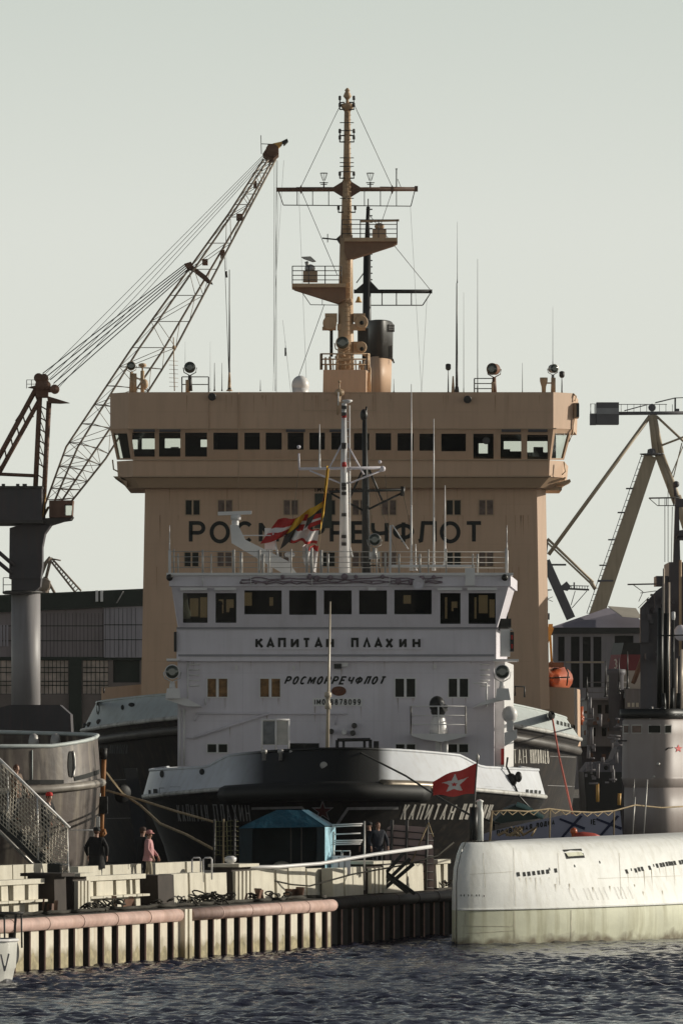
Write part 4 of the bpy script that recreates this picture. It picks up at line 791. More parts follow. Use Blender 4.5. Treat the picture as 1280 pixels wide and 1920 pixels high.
# ------------------------------------------------------------ concrete parapet pieces along the quay
ROT = lambda U: Matrix.Rotation(math.atan2(U.y, U.x), 3, 'Z')
def onrow(px, off):                        # point on the row that runs parallel to the quay edge
    p = QA-QN*off; k = (px-640)/F; s = (k*p.y-p.x)/(QU.x-k*QU.y); return p+QU*s
R2a, R2b = QB2-QN2*.8, QC-QN2*.8; R2U = (R2b-R2a).normalized()
def onrow2(px): k = (px-640)/F; s = (k*R2a.y-R2a.x)/(R2U.x-k*R2U.y); return R2a+R2U*s
rb = random.Random(12)
def slab(mb, a, b, U, z0, z1, th, off=0, lean=0):
    N = Vector((U.y,-U.x,0)); A = a+N*(off+th/2); B = b+N*(off+th/2)
    return mb.prism([A+Vector((0,0,z0)), B+Vector((0,0,z0)), B+Vector((0,0,z1))-N*lean, A+Vector((0,0,z1))-N*lean], -N*th)
def parapet(px0, px1, row, label, panels, shelf=True, name='concrete_parapet', group='concrete parapets along the quay edge', ztop=2.68):
    f = (lambda x: onrow(x, 2.0)) if row == 1 else onrow2; U = QU if row == 1 else R2U
    a, b = f(px0), f(px1); t = thing(name, label, 'parapet', (a.x,a.y,DZ), group)
    obj('top_beam', slab(MB(), a, b, U, ztop-.15, ztop, .34), m_conc, t)
    for x0, x1 in panels: obj('panel', slab(MB(), f(x0), f(x1), U, DZ, ztop-.152, .16, .02, rb.uniform(0,.05)), m_conc, t)
    if shelf:
        for x0, x1 in panels: 
            o = obj('shelf', slab(MB(), f(x0-1), f(x1+4), U, DZ+.36, DZ+.43, .3, .2), m_conc, t)
    obj('footing', slab(MB(), a, b, U, DZ-.02, DZ+.05, .4), m_deck, t); obj('gap_shade_backing', slab(MB(), a, b, U, DZ+.05, ztop-.16, .05, -.16), m_pgap, t); return t  # added dark sheet standing in for the shade between the panels
def block(px0, px1, row, label, ztop=2.66, th=.5, ribs=0, name='concrete_block', mat=None, cat='concrete block', group='concrete blocks along the quay edge', off=0, lean=.03, z0=None):
    f = (lambda x: onrow(x, 2.0-off)) if row == 1 else onrow2; U = QU if row == 1 else R2U; a, b = f(px0), f(px1); z0 = DZ if z0 is None else z0
    mb = slab(MB(), a, b, U, z0, ztop, th, 0, lean); mat = mat or m_conc
    if not ribs:
        o = obj(name, mb, mat, None, (a.x,a.y,z0)); tag(o, label, cat, group); return o
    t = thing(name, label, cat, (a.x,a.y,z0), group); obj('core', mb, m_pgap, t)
    for i in range(ribs):
        p = a.lerp(b, (i+.15)/ribs); q = a.lerp(b, (i+.72)/ribs); obj('rib', slab(MB(), p, q, U, z0+.03, ztop-.14, .14, .32), mat, t)
    obj('cap', slab(MB(), a-U*.05, b+U*.05, U, ztop, ztop+.1, th+.5), mat, t); return t
parapet(-60, 74, 1, 'open concrete parapet with three panels at the far left, left of the gangway foot', [(-52,-36),(-28,-8),(-2,11),(20,41),(48,66)])
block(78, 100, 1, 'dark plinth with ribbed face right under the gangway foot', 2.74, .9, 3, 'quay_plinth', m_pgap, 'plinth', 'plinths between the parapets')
block(124, 150, 1, 'bright ribbed concrete plinth between gangway foot and the parapet below the dark coated person', 2.70, .5, 4, 'quay_plinth', None, 'plinth', 'plinths between the parapets')
parapet(152, 264, 1, 'open concrete parapet below the person in a dark coat', [(153,170),(176,207),(214,233),(240,244),(250,258)])
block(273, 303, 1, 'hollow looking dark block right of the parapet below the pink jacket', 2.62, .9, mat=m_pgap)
for x0, x1, lb in ((311,341,'smooth pale block just right of the hollow dark block'),(345,372,'smooth pale block with chipped lower edge, second right of the hollow dark block'),(375,414,'wide pale block directly left of the ribbed plinth beside the tent'),(458,503,'wide pale block directly right of the ribbed plinth, in front of the tent'),(508,528,'narrow pale block before the middle of the tent opening'),(531,562,'pale block before the right half of the tent opening'),(565,598,'pale block before the bright right corner of the tent')): block(x0, x1, 1, lb, rb.uniform(2.58,2.66), .45)
block(420, 456, 1, 'tall ribbed concrete plinth left of the tent', 2.76, .6, 5, 'quay_plinth', None, 'plinth', 'plinths between the parapets')
for x0, x1, lb in ((614,634,'pale block below the stack of white rails, first right of the tent'),(637,671,'pale block below the white rails, its foot in shade'),(710,752,'pale block under the white pole, behind the crossed beams'),(754,784,'pale block at the foot of the brownish plank wall')): block(x0, x1, 2, lb, 2.58, .4)
block(675, 706, 2, 'ribbed concrete plinth directly left of the crossed dark beams', 2.66, .5, 4, 'quay_plinth', None, 'plinth', 'plinths between the parapets')
parapet(812, 836, 2, 'small open parapet between the plank wall and the submarine', [(814,822),(827,834)], False, ztop=2.68)
for i, (x0, x1, lb) in enumerate(((-30,16,'low pale barrier behind the leftmost parapet, under the gangway'),(18,38,'short low barrier behind the gangway foot, second from left'),(42,82,'low pale barrier behind the gangway foot'),(140,200,'low pale barrier behind the feet of the dark coated person'),(205,258,'low pale barrier between the two standing people'),(285,340,'low pale barrier right of the person in pink'),(344,372,'short low barrier behind the pale blocks left of the net mast'))):
    o = block(x0, x1, 1, lb, 2.98 if i < 3 else 2.92, .3, name='low_barrier', cat='barrier', group='low barriers behind the parapets', off=-3.3 if i < 3 else -1.6)
# clutter: coils of rope and scrap on the quay edge
def coil(px, off, n, label, row=1, s=1.0):
    p = (onrow(px, off) if row == 1 else onrow2(px)); mb = MB(); q = random.Random(int(px)); 
    for i in range(n):
        c = p+Vector((q.uniform(-.35,.35)*s, q.uniform(-.3,.3)*s, DZ+.06+q.uniform(0,.2)*s)); r = q.uniform(.08,.2)*s; tl = Matrix.Rotation(q.uniform(-.8,.8),3,'X') @ Matrix.Rotation(q.uniform(-.8,.8),3,'Y')
        mb.path([c+tl @ Vector((r*math.cos(t), r*math.sin(t), q.uniform(-.02,.02))) for t in np.linspace(0,6.2,12)], .026, 5)
    o = obj('rope_heap', mb, m_roped, None, (p.x,p.y,DZ)); tag(o, label, 'rope', 'heaps of rope on the quay edge')
coil(385, 1.0, 13, 'big tangled dark rope heap left of the ribbed plinth beside the tent', s=1.5); coil(408, .9, 10, 'rope heap right against the ribbed plinth beside the tent', s=1.2)
coil(212, 1.0, 10, 'dark rope heap under the shelves of the middle parapet', s=1.2); coil(180, .9, 6, 'thin dark rope pile left of the rope heap under the parapet')
coil(300, .9, 5, 'scraps of rope below the hollow dark block'); coil(480, .9, 5, 'flat rope pile in front of the tent'); coil(520, .9, 6, 'small rope heap before the narrow pale block'); coil(350, .8, 5, 'small rope heap above the gap in the red pipe'); coil(826, 1, 7, 'rope heap at the foot of the small parapet by the submarine', 2)
q = random.Random(55); pts = [onrow(x, .55+q.uniform(-.12,.2))+Vector((0,0,DZ+.06+q.uniform(0,.05))) for x in range(-20,618,9)]
o = obj('mooring_hose', MB().path(pts, .06, 6), m_roped, None, pts[0]); tag(o, 'black hose lying wavy along the top of the quay behind the red pipe', 'hose')
for px, lb in ((100,'rusty scrap plates leaning at the foot of the dark plinth'),(232,'rusty scrap plates below the middle parapet shelves'),(468,'rusty scrap plate propped before the wide pale block by the tent'),(548,'rusty scrap plates propped before the tent opening')):
    p = onrow(px, 1.1)+Vector((0,0,DZ)); t = thing('scrap_plates', lb, 'scrap', p, 'scrap plates on the quay edge')
    for k in range(3): obj('plate', MB().box(p+Vector((q.uniform(-.35,.35),q.uniform(-.2,.2),.17+.05*k)), (.05,q.uniform(.35,.6),q.uniform(.25,.4)), Matrix.Rotation(q.uniform(-.6,.6),3,'Z') @ Matrix.Rotation(q.uniform(-.4,.4),3,'Y')), m_rust, t)
# crossed dark beams
p = onrow2(709)+QN2*.5+Vector((0,0,DZ)); tb = thing('crossed_beams', 'crossed dark steel beams like a hedgehog standing on the quay edge', 'beams', p); 
for a, b in (((-.75,0,.1),(.45,.1,1.45)),((-.55,.1,.05),(.62,.2,1.2)),((-.4,-.1,.05),(.75,.1,1.02)),((-.6,.2,1.0),(.8,-.1,-.02)),((-.5,.0,.85),(.55,-.15,.02))): obj('beam', MB().beam(p+Vector(a), p+Vector(b), .12, .12), m_black, tb)
# ------------------------------------------------------------ tent, racks, plank wall
m_tarp = M('blue_tarpaulin', (.018,.085,.125), .4, .3, 1.5, bump=.9); DTn = 217.5
tt = thing('market_tent', 'blue tarpaulin tent with open dark front on the quay before the red star bow', 'tent', P(540,1660,DTn))
g = lambda x, y, d=0: P(x, y, DTn+d)
mb = MB(); L_, R_, RB = 449, 609, 626; zt = 1519; ze = 1551; dp = 3.0; SH = Vector(((RB-R_)*DTn/F+.04, 0, 0))/dp
g = lambda x, y, d=0: P(x, y, DTn+d)+SH*d
mb.loft([[g(L_,ze),g(515,zt,.5),g(562,zt,.5),g(R_,ze-2)],[g(L_,ze,dp),g(515,zt,dp-.5),g(562,zt,dp-.5),g(R_,ze-2,dp)]], False, False)
mb.poly([g(L_,ze,dp),g(R_,ze-2,dp),g(562,zt,dp-.5),g(515,zt,dp-.5)]); obj('roof', mb, m_tarp, tt)
def cloth_sheet(A, B, C_, D_, nu, nv, amp, seed):
    q = random.Random(seed); ph = [q.uniform(0,6) for _ in range(8)]; rows = []
    for j in range(nv+1):
        r_ = []
        for i in range(nu+1):
            u, v = i/nu, j/nv; p = A.lerp(B,u).lerp(D_.lerp(C_,u),v); k = amp*(math.sin(u*9+v*4+ph[0])+.7*math.sin(v*13+u*6+ph[1])+.5*math.sin(u*23-v*7+ph[2]))*math.sin(math.pi*min(max(u,.02),.98))**.3; r_.append(p+Vector((k,k*.5,0)))
        rows.append(r_)
    return MB().loft(rows, False, True)
m_tside = M('sunlit_tone_tarpaulin', (.36,.60,.70), .3, .3, 2.5, bump=1.0)  # brighter copy of the tarpaulin, sunlight put into its colour
obj('front_slope', cloth_sheet(g(L_-2,ze+3,-.15), g(R_+1,ze,-.15), g(562,zt,.5), g(515,zt,.5), 22, 10, .03, 9), m_tarp, tt)
obj('side_wall', cloth_sheet(g(R_,1668), g(R_,1668,dp), g(R_,ze,dp), g(R_,ze), 18, 26, .035, 3), m_tside, tt)
obj('side_wall', cloth_sheet(g(L_,1668), g(L_,1668,dp), g(L_,ze,dp), g(L_,ze), 10, 12, .03, 4), m_tarp, tt)
m_tdark = M('shaded_navy_tarpaulin', (.006,.022,.032), .5, .3, 1.5)  # darker copy of the tarpaulin, shade of front and interior put into its colour
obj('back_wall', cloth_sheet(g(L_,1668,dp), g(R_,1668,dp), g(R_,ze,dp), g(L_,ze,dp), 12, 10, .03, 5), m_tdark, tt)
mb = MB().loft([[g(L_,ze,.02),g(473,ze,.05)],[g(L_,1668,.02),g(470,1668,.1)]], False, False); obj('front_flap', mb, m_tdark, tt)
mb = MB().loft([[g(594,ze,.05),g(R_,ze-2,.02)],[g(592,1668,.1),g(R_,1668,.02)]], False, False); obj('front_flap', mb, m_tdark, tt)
for x in (450,545,565,606): obj('tent_pole', MB().pbar((x,1668),(x,ze),DTn+.1,.03), m_dsteel, tt)
tq = thing('goods_table', 'low table with pale covered goods inside the tent opening', 'table', P(545,1668,DTn+1)); obj('table_top', MB().pbox(515,1628,562,1632,DTn+.6,.8), m_conc, tq)
for x in (518,559): obj('leg', MB().pbox(x,1632,x+2,1672,DTn+.8,.08), m_dsteel, tq)
o = obj('covered_bundle', MB().sph(P(528,1624,DTn+.9), .2, (1.5,1,.8)), m_conc, None, P(528,1628,DTn+.9)); tag(o, 'pale covered bundle lying on the table in the tent', 'bundle')
rk = thing('rail_rack', 'rack of bright horizontal white rails between the blue tent and the dark clothed pair', 'rack', P(650,1670,219)); 
for i, y in enumerate((1546,1549.5,1564,1576,1579.5,1583)): obj('rail', MB().pbar((622,y+1),(680-(i%3)*2,y-(1 if i < 3 else 0)),219,.026), m_white2, rk)
for x, y0 in ((683,1540),(625,1560)): obj('post', MB().pbar((x,1670),(x,y0),219.1,.035), m_steel, rk)
cr = thing('white_crate', 'white slatted crate under the rail rack, right of the tent', 'crate', P(640,1670,218.5)); obj('body', MB().pbox(624,1606,657,1640,218.5,.7), m_white, cr)
mb = MB(); mb.path([P(627,1606,218.6),P(627,1596,218.6),P(640,1596,218.6),P(640,1606,218.6)], .025); mb.path([P(642,1606,218.6),P(643,1596,218.6),P(656,1596,218.6),P(656,1606,218.6)], .025); obj('handles', mb, m_white2, cr)
for x in (634,645): obj('slat_gap', MB().pbox(x,1607,x+1.2,1640,218.47,.03), m_dsteel, cr)
pw = thing('plank_wall', 'faded red brown plank wall with dark uprights behind the white pole', 'plank wall', P(765,1690,226.3))
m_plank = M('faded_plank', (.46,.34,.32), .75, .15, 1.1, streak=.3, dirt=(.33,.23,.21)); pl0 = [(726,1553),(735,1547),(801,1552),(806,1562),(812,1575),(814,1690),(722,1690),(722,1580)]
obj('planking', MB().ppoly(pl0[::-1], 226.3, .12), m_plank, pw)
mb = MB()
for k, y in enumerate((1558,1571,1585,1600,1615,1630,1645,1660,1674)): mb.pbar((724,y-1),(812,y+6),226.26,.022,n=4)
obj('plank_joints', mb, m_dsteel, pw)
for x in (735,763,801): obj('upright', MB().pbar((x-4,1690),(x,1538),226.2,.055,n=5), m_dsteel, pw)
obj('stay_wire', MB().pbar((771,1618),(803,1543),226.1,.025,n=4), m_rope, pw); obj('stay_wire', MB().pbar((803,1543),(812,1570),226.1,.02,n=4), m_rope, pw)
# net mast left of the tent
nm = thing('net_frame', 'frame of thin posts hung with green netting left of the tent', 'net frame', P(415,1650,214)); 
for x in (401,418,439): obj('post', MB().pbar((x,1660),(x+1,1536),214,.04), m_rope if x == 418 else m_dsteel, nm)
mb = MB(); q = random.Random(3)
for y in range(1541,1610,9): mb.path([P(399+i*6, y+q.uniform(-1.5,1.5), 214) for i in range(9)], .012, 4)
for x in range(404,446,7): mb.pbar((x,1540),(x+1,1606),214,.010,n=4)
obj('netting', mb, M('net_green', (.12,.12,.055), .9, .3, 3), nm)
ld = thing('twin_handrail', 'pair of small white hoop handrails on the quay left of the net frame', 'handrail', P(375,1640,208))
for x in (360,381): obj('hoop', MB().path([P(x,1650,208),P(x,1612,208),P(x+3,1609,208),P(x+14,1609,208),P(x+16,1612,208),P(x+16,1650,208)], .03), m_white2, ld)
mp = thing('mooring_post', 'short pale post holding the left end of the white pole', 'post', P(432,1650,211)); obj('shaft', MB().lathe(P(432,1650,211), [(.16,0),(.13,.1),(.11,.55),(.19,.62),(.2,.72),(.1,.78)], n=12), m_white2, mp); obj('arm', MB().pbox(426,1612,440,1618,210.9,.1), m_white2, mp)
o = obj('white_pole', MB().path([P(441,1627,211),P(520,1626,213),P(600,1620,215),P(700,1603,217),P(808,1588,219)], .065, 8), m_white2, None, P(441,1627,211)); tag(o, 'long white pole slanting up from the tent towards the submarine', 'pole')
o = obj('quay_cable', MB().path([P(470,1635,212.5),P(505,1650,213.5),P(545,1659,214.2),P(580,1662,214.8),P(598,1657,215),P(660,1640,216.5),P(760,1622,218),P(820,1605,219),P(850,1580,219.5)], .03, 6), m_roped, None, P(470,1635,212.5)); tag(o, 'thin black cable sagging across the pale blocks in front of the tent', 'cable')
# ------------------------------------------------------------ gangway
DG = 205.0; gw = thing('gangway', 'white netted gangway sloping down from the left onto the quay', 'gangway', P(110,1640,DG))
for d in (0, 1.1):
    obj('stringer', MB().prism([P(-60,1496,DG+d), P(96,1648,DG+d), P(108,1626,DG+d), P(-60,1464,DG+d)], (0,.08,0)), m_black, gw); o = obj('handrail', MB().pbar((-60,1366),(131,1553),DG+d,.045,n=8), m_white2, gw)
obj('lower_beam', MB().pbar((-60,1500),(92,1652),DG+1.0,.06), m_steel, gw)
for k in range(14):
    x = -55+k*11.2; y = 1493+k*10.8; o = obj('step', MB().beam(P(x,y-32,DG+.09), P(x,y-32,DG+1.09), .26, .05), m_steel, gw)
for x in (-30,14,70,126): 
    for d in (0,1.1): o = obj('rail_post', MB().pbar((x,1366+(x+60)*.979),(x+2,1488+(min(x,98)+60)*.965),DG+d,.03), m_white2, gw)
def net(d, seed):
    q = random.Random(seed); mb = MB(); NU, NV = 32, 13
    def pt(i, j):
        u, v = i/NU, j/NV; x = -55+u*182; yt = 1371+(x+60)*.979; yb = min(1484+(x+60)*.965, 1640); sag = 9*math.sin(math.pi*((u*3.9) % 1))*(1-v)**1.5*v*2
        return P(x+3*math.sin(v*6+i*.5)*.4, yt+(yb-yt)*v+sag, DG+d+.08*math.sin(i*.9+j*.5))
    for j in range(NV+1): mb.path([pt(i,j) for i in range(NU+1)], .016, 4)
    for i in range(NU+1): mb.path([pt(i,j) for j in range(NV+1)], .013, 4)
    return mb
m_net = M('net_cord', (.66,.60,.50), .9, .2, 5); obj('safety_net', net(-.06, 1), m_net, gw)
obj('foot_landing', MB().pbox(90,1620,112,1642,DG-.2,1.5), m_black, gw); mb = MB(); mb.path([P(113,1646,DG),P(113,1622,DG),P(128,1622,DG),P(129,1646,DG)], .035); obj('landing_hoop', mb, m_white2, gw)
o = obj('guard_rope', MB().pbar((129,1557),(188,1557),DG+.5,.022), m_white2, gw)
# ------------------------------------------------------------ people
m_skin = M('skin', (.42,.24,.17), .55, .08, 6); m_coat = M('black_coat', (.014,.013,.013), .85, .2, 4, bump=.3); m_pinkj = M('pink_jacket', (.52,.27,.27), .8, .1, 4, bump=.4); m_trou = M('beige_trousers', (.40,.34,.25), .85, .1, 4, bump=.3); m_dtr = M('dark_trousers', (.03,.03,.035), .85, .2, 4); m_hair = M('brown_hair', (.10,.045,.025), .7, .3, 8); m_cap = M('dark_cap', (.02,.02,.02), .8, .2, 4); m_rcap = M('red_cap', (.55,.025,.02), .7, .1, 4); m_navy = M('navy_jacket', (.022,.025,.035), .8, .2, 4, bump=.3); m_shoe = M('dark_shoe', (.03,.025,.02), .6, .2, 4)
def skin_mesh(name, mat, V, E, rad, parent, base, root=0):
    me = bpy.data.meshes.new(name); me.from_pydata([tuple(v) for v in V], E, []); o = bpy.data.objects.new(name, me); COL.objects.link(o)
    md = o.modifiers.new('s', 'SKIN'); sv = me.skin_vertices[0].data
    for i, r_ in enumerate(rad): sv[i].radius = r_ if isinstance(r_, tuple) else (r_, r_)
    for i in range(len(V)): sv[i].use_root = (i == root)
    o.modifiers.new('u', 'SUBSURF').levels = 2; o.modifiers['u'].render_levels = 2
    dg = bpy.context.evaluated_depsgraph_get(); nm = bpy.data.meshes.new_from_object(o.evaluated_get(dg)); bpy.data.objects.remove(o)
    nm.materials.clear(); nm.materials.append(mat); nm.polygons.foreach_set('use_smooth', [True]*len(nm.polygons))
    ob = bpy.data.objects.new(name, nm); COL.objects.link(ob); ob.parent = parent; return ob
def person(label, loc, rz, h, top, legs, hat, hair, coat_len=.48, arms=((.1,-.05),(.1,-.05)), stride=.1, hatbrim=.0, stoop=0, bulk=1.0):
    """built facing -y, standing at loc; a single skinned body with clothing shells over it"""
    t = thing('person', label, 'person', loc); t.rotation_euler = (0,0,rz); k = h/1.75
    V = []; E = []; Rd = []
    def a(p, r_, par=None):
        V.append(Vector(p)*k); Rd.append(r_*k if not isinstance(r_, tuple) else tuple(q*k for q in r_)); 
        if par is not None: E.append((par, len(V)-1))
        return len(V)-1
    s = stoop
    pel = a((0,0,.95), (.155,.11)); w_ = a((0,-.01-s*.2,1.10), (.145,.105), pel); ch = a((0,-s*.6,1.30), (.165,.115), w_); nb_ = a((0,.01-s,1.45), (.09,.08), ch); nk = a((0,-.005-s*1.1,1.52), .055, nb_); hd = a((0,-.02-s*1.3,1.60), (.072,.085), nk); cr_ = a((0,-.01-s*1.3,1.70), (.075,.09), hd); tp_ = a((0,0-s*1.3,1.745), (.05,.06), cr_)
    ns = a((0,-.105-s*1.3,1.615), .016, hd)
    hands = []
    for sd, (ax, ay) in zip((-1,1), arms):
        sh = a((sd*.19,0-s*.9,1.42), .065, ch); el = a((sd*(.25+ax*.4),.03+ay*.3-s*.8,1.14), .045, sh); wr = a((sd*(.25+ax*.3),ay-.04-s*.7,.90), .028, el); pm = a((sd*(.25+ax*.28),ay-.06-s*.7,.83), (.022,.038), wr)
        for i in range(4):
            f = (i-1.5)*.02; kn = a((sd*(.255+ax*.28),ay-.06+f-s*.7,.765), .009, pm); a((sd*(.245+ax*.28),ay-.065+f-s*.7,.735-(.012 if i in (0,3) else 0)), .008, kn)
        th = a((sd*(.24+ax*.28),ay-.105-s*.7,.80), .0105, pm); a((sd*(.235+ax*.28),ay-.12-s*.7,.765), .009, th)
        hp_ = a((sd*.09,0,.88), .095, pel); kn = a((sd*.10,-.02+sd*stride*.5,.50), .062, hp_); an = a((sd*.10,.03+sd*stride,.09), .042, kn); a((sd*.11,-.13+sd*stride,.035), (.042,.03), an)
    body = skin_mesh('body', m_skin, V, E, Rd, t, loc, pel)
    def sub(name, mat, idx, grow, ext=None):
        pass
    # clothing: skinned shells a little wider than the body
    def shell(name, mat, chain, root=0):
        VV = [Vector(c[0])*k for c in chain]; EE = [(c[2], i) for i, c in enumerate(chain) if c[2] is not None]; RR = [(c[1] if isinstance(c[1], tuple) else (c[1],c[1])) for c in chain]; RR = [tuple(x*k for x in r_) for r_ in RR]
        return skin_mesh(name, mat, VV, EE, RR, t, loc, root)
    B = bulk; cl = [((0,-s*.6,1.30),(.20*B,.15*B),None),((0,-.01-s*.2,1.10),(.20*B,.15*B),0),((0,0,.95),(.21*B,.165*B),1),((0,.005,.84),(.205*B,.16*B),2),((0,.01-s,1.46),(.10,.09),0)]
    for sd, (ax, ay) in zip((-1,1), arms):
        b0 = len(cl); cl += [((sd*.20,0-s*.9,1.42),.085,0),((sd*(.255+ax*.4),.03+ay*.3-s*.8,1.14),.066,b0),((sd*(.25+ax*.3),ay-.035-s*.7,.90),.05,b0+1)]
    shell('coat', top, cl)
    nz_ = [.92-(.92-(.95-coat_len))*i/6 for i in range(7)]; sk = MB(); sk.loft([[Vector(((.185+.035*i/6)*B*math.cos(a_)*k*(1+.04*math.sin(a_*5+i)), (.01+(.145+.03*i/6)*B*math.sin(a_)*(1+.05*math.sin(a_*4)))*k, z_*k)) for a_ in np.linspace(0,2*math.pi,25)[:-1]] for i, z_ in enumerate(nz_)], True, True); o = obj('coat_skirt', sk, top, None); o.parent = t; o.location = (0,0,0)
    lg = [((0,0,.90),(.15,.11),None)]
    for sd in (-1,1):
        b0 = len(lg); lg += [((sd*.09,0,.82),.105,0),((sd*.10,-.02+sd*stride*.5,.50),.078,b0),((sd*.10,.03+sd*stride,.10),.062,b0+1)]
    shell('trousers', legs, lg)
    for sd in (-1,1): 
        mb = MB().sph(Vector((sd*.11,-.06+sd*stride,.045))*k, .05*k, (.95,2.5,.9)); o = obj('shoe', mb, m_shoe, None); o.parent = t; o.location = (0,0,0)
    hc = Vector((0,-.02-s*1.3,1.665))*k; mb = MB(); mb.sph(hc+Vector((0,.018,.0)), .098*k, (.88,1,1.05), 14, 9); mb.v = [(v[0], max(v[1], hc.y-.05) if v[2] < hc.z+.02 else v[1], v[2]) for v in mb.v]
    o = obj('hair', mb, hair, None); o.parent = t; o.location = (0,0,0)
    for sd in (-1,1):
        o = obj('eye', MB().sph(Vector((sd*.032,-.1-s*1.3,1.655))*k, .011*k, n=6, m=4), m_dark, None); o.parent = t; o.location = (0,0,0)
        o = obj('ear', MB().sph(Vector((sd*.083,-.01-s*1.3,1.635))*k, .022*k, (.4,.8,1.3), 6, 4), m_skin, None); o.parent = t; o.location = (0,0,0)
    o = obj('mouth', MB().sph(Vector((0,-.105-s*1.3,1.575))*k, .016*k, (1.5,.5,.4), 6, 4), m_hair, None); o.parent = t; o.location = (0,0,0)
    if hat:
        mb = MB(); c = hc+Vector((0,.005,.035*k)); mb.lathe(c, [(.105*k,-.02*k),(.112*k,.02*k),(.105*k,.07*k),(.06*k,.10*k),(.01,.105*k)], n=16)
        if hatbrim: mb.lathe(c+Vector((0,-.03*k,0)), [(.1*k,-.005),((.1+hatbrim)*k,-.03*k),((.1+hatbrim)*k,-.02*k),(.1*k,.012)], n=16)
        o = obj('hat', mb, hat, None); o.parent = t; o.location = (0,0,0)
    return t
def stand(px, D, z): return Vector(((px-640)*D/F, D, z))
person('person in a long black coat and dark cap standing with back turned on the quay', stand(181,204.5,2.3), R(165), 1.80, m_coat, m_dtr, m_cap, m_hair, .44, ((.22,-.02),(.26,-.12)), .08, bulk=1.28)
person('person in a pink jacket, pink hat and beige trousers looking right along the quay', stand(279,207,2.3), R(80), 1.68, m_pinkj, m_trou, M('pink_hat', (.50,.22,.20), .8, .1, 4), m_hair, .20, ((.15,-.16),(.15,-.22)), .12, .05, bulk=1.12)
person('person in black clothes standing close behind the person in pink, mostly in shade', stand(267,209.5,2.3), R(120), 1.74, m_coat, m_dtr, M('brown_cap', (.07,.04,.03), .8, .2, 4), m_hair, .3, ((.12,-.1),(.12,-.1)), .06, bulk=1.15)
gx = lambda px: Vector(((px-640)*(DG+.55)/F, DG+.55, HC+(YH-(1455+(px+60)*.965))*(DG+.55)/F))
person('person in a dark jacket and bright red cap walking down the gangway', gx(86), R(60), 1.84, m_coat, m_dtr, m_rcap, m_hair, .15, ((.1,-.25),(.1,-.3)), .16, 0, .08)
person('brown haired person higher on the gangway, mostly hidden behind the net', gx(30), R(60), 1.84, M('brown_jacket', (.15,.10,.07), .8, .2, 4), m_dtr, None, m_hair, .2, ((.1,-.2),(.1,-.2)), .14)
person('person in a dark jacket with pale stripes standing left of the plank wall', stand(708,223.5,2.3), R(20), 1.76, m_navy, m_dtr, None, m_hair, .2, ((.2,-.12),(.2,-.15)), .06)
person('person in dark clothes half hidden left of the striped jacket by the rail rack', stand(692,224.5,2.3), R(-25), 1.72, m_coat, m_dtr, m_cap, m_hair, .25, ((.15,-.1),(.15,-.1)), .06)
# ------------------------------------------------------------ small white boat at lower left
D = 183.0; wb = thing('white_motor_boat', 'white boat bow poking in at the lower left corner with a black tyre', 'boat', P(-40,1850,D)); 
mb = MB(); rows = []
for z, xr, ext in ((-.3,22,0),(0,25,.0),(.42,31,0),(.46,33,0),(1.22,36,0)):
    y0 = D-1.2; X = (xr-640)*D/F; rows.append([Vector((X-6,y0-1.1,z)), Vector((X-1.2,y0-.85,z)), Vector((X-.25,y0-.35,z)), Vector((X,y0+.2,z)), Vector((X-.25,y0+.8,z)), Vector((X-1.2,y0+1.3,z)), Vector((X-6,y0+1.5,z))])
m_boat = M('boat_gelcoat', (.70,.69,.63), .3, .05, 2); m_boat.node_tree.nodes['Principled BSDF'].inputs['Coat Weight'].default_value = .3
obj('hull', MB().loft(rows, False, True), m_boat, wb); obj('gunwale', MB().path([p+Vector((0,0,.02)) for p in rows[-1]], .05), m_white2, wb); obj('foredeck', MB().poly([p+Vector((0,0,-.03)) for p in rows[-1]]), m_boat, wb)
obj('bow_emblem', MB().ppoly([(0,1790),(3,1790),(8,1812),(10,1812),(15,1788),(18,1790),(10,1822),(7,1822)], D-2.12, .02), m_lettg, wb)
mb = MB(); mb.pbar((-20,1713),(44,1713),D-.3,.05)
for x in (9,41): mb.pbar((x,1778),(x-1,1713),D-.3,.03)
obj('bow_rail', mb, m_dsteel, wb); obj('anchor_chain', MB().path([P(30,1712,D-.3),P(28,1740,D-.3),P(27,1775,D-.4)], .04), m_dsteel, wb)
o = obj('tyre_fender', MB().lathe(P(33,1787,D-.9)+Vector((-.3,0,0)), [(.26,-.18),(.38,-.22),(.42,-.1),(.42,.1),(.38,.22),(.26,.18),(.22,0),(.26,-.18)], (1,-.35,0), 22), m_rubber, None, P(33,1800,D-1)); tag(o, 'black tyre hung as a fender on the white boat bow', 'tyre')
# ------------------------------------------------------------ submarine
ST = Vector((3.88,216,0)); SU = Vector((.55,.835,0)).normalized(); SN = Vector((SU.y,-SU.x,0))
sub = thing('submarine', 'white painted museum submarine moored at right with a rust stained waterline', 'submarine', ST)
m_sub = M('submarine_white', (.84,.84,.80), .55, .06, 1.6, streak=.5, dirt=(.58,.56,.48), bump=.12); m_sub2 = M('submarine_green_white', (.64,.64,.48), .6, .14, .9, streak=.75, dirt=(.36,.34,.20), bump=.12); 
def wS(s): return 2.6*max(1-(1-min(s,10)/10)**2, 0)**.72+.02
tide(m_sub2, -.02, .30, (.11,.075,.035))
SP = [(.90,-1.0),(.97,0),(1.0,.5),(1.0,.95),(.985,1.18)]; SQ = [(.99,1.18),(.985,1.30),(.94,1.6),(.86,2.1),(.78,2.6),(.70,3.05),(.62,3.3),(.5,3.42),(.25,3.46),(0,3.47)]
ss = [0,.05,.15,.3,.5,.8,1.2,1.7,2.3,3,4,5,6,7,8,9,10,14,18,22,26,32,40]
def ztwist(z, s): return z+.010*s*(z/3.4)
def rake(z, s): return .55*max(0,(z-2.2)/1.25)**2*max(0,1-s/3)
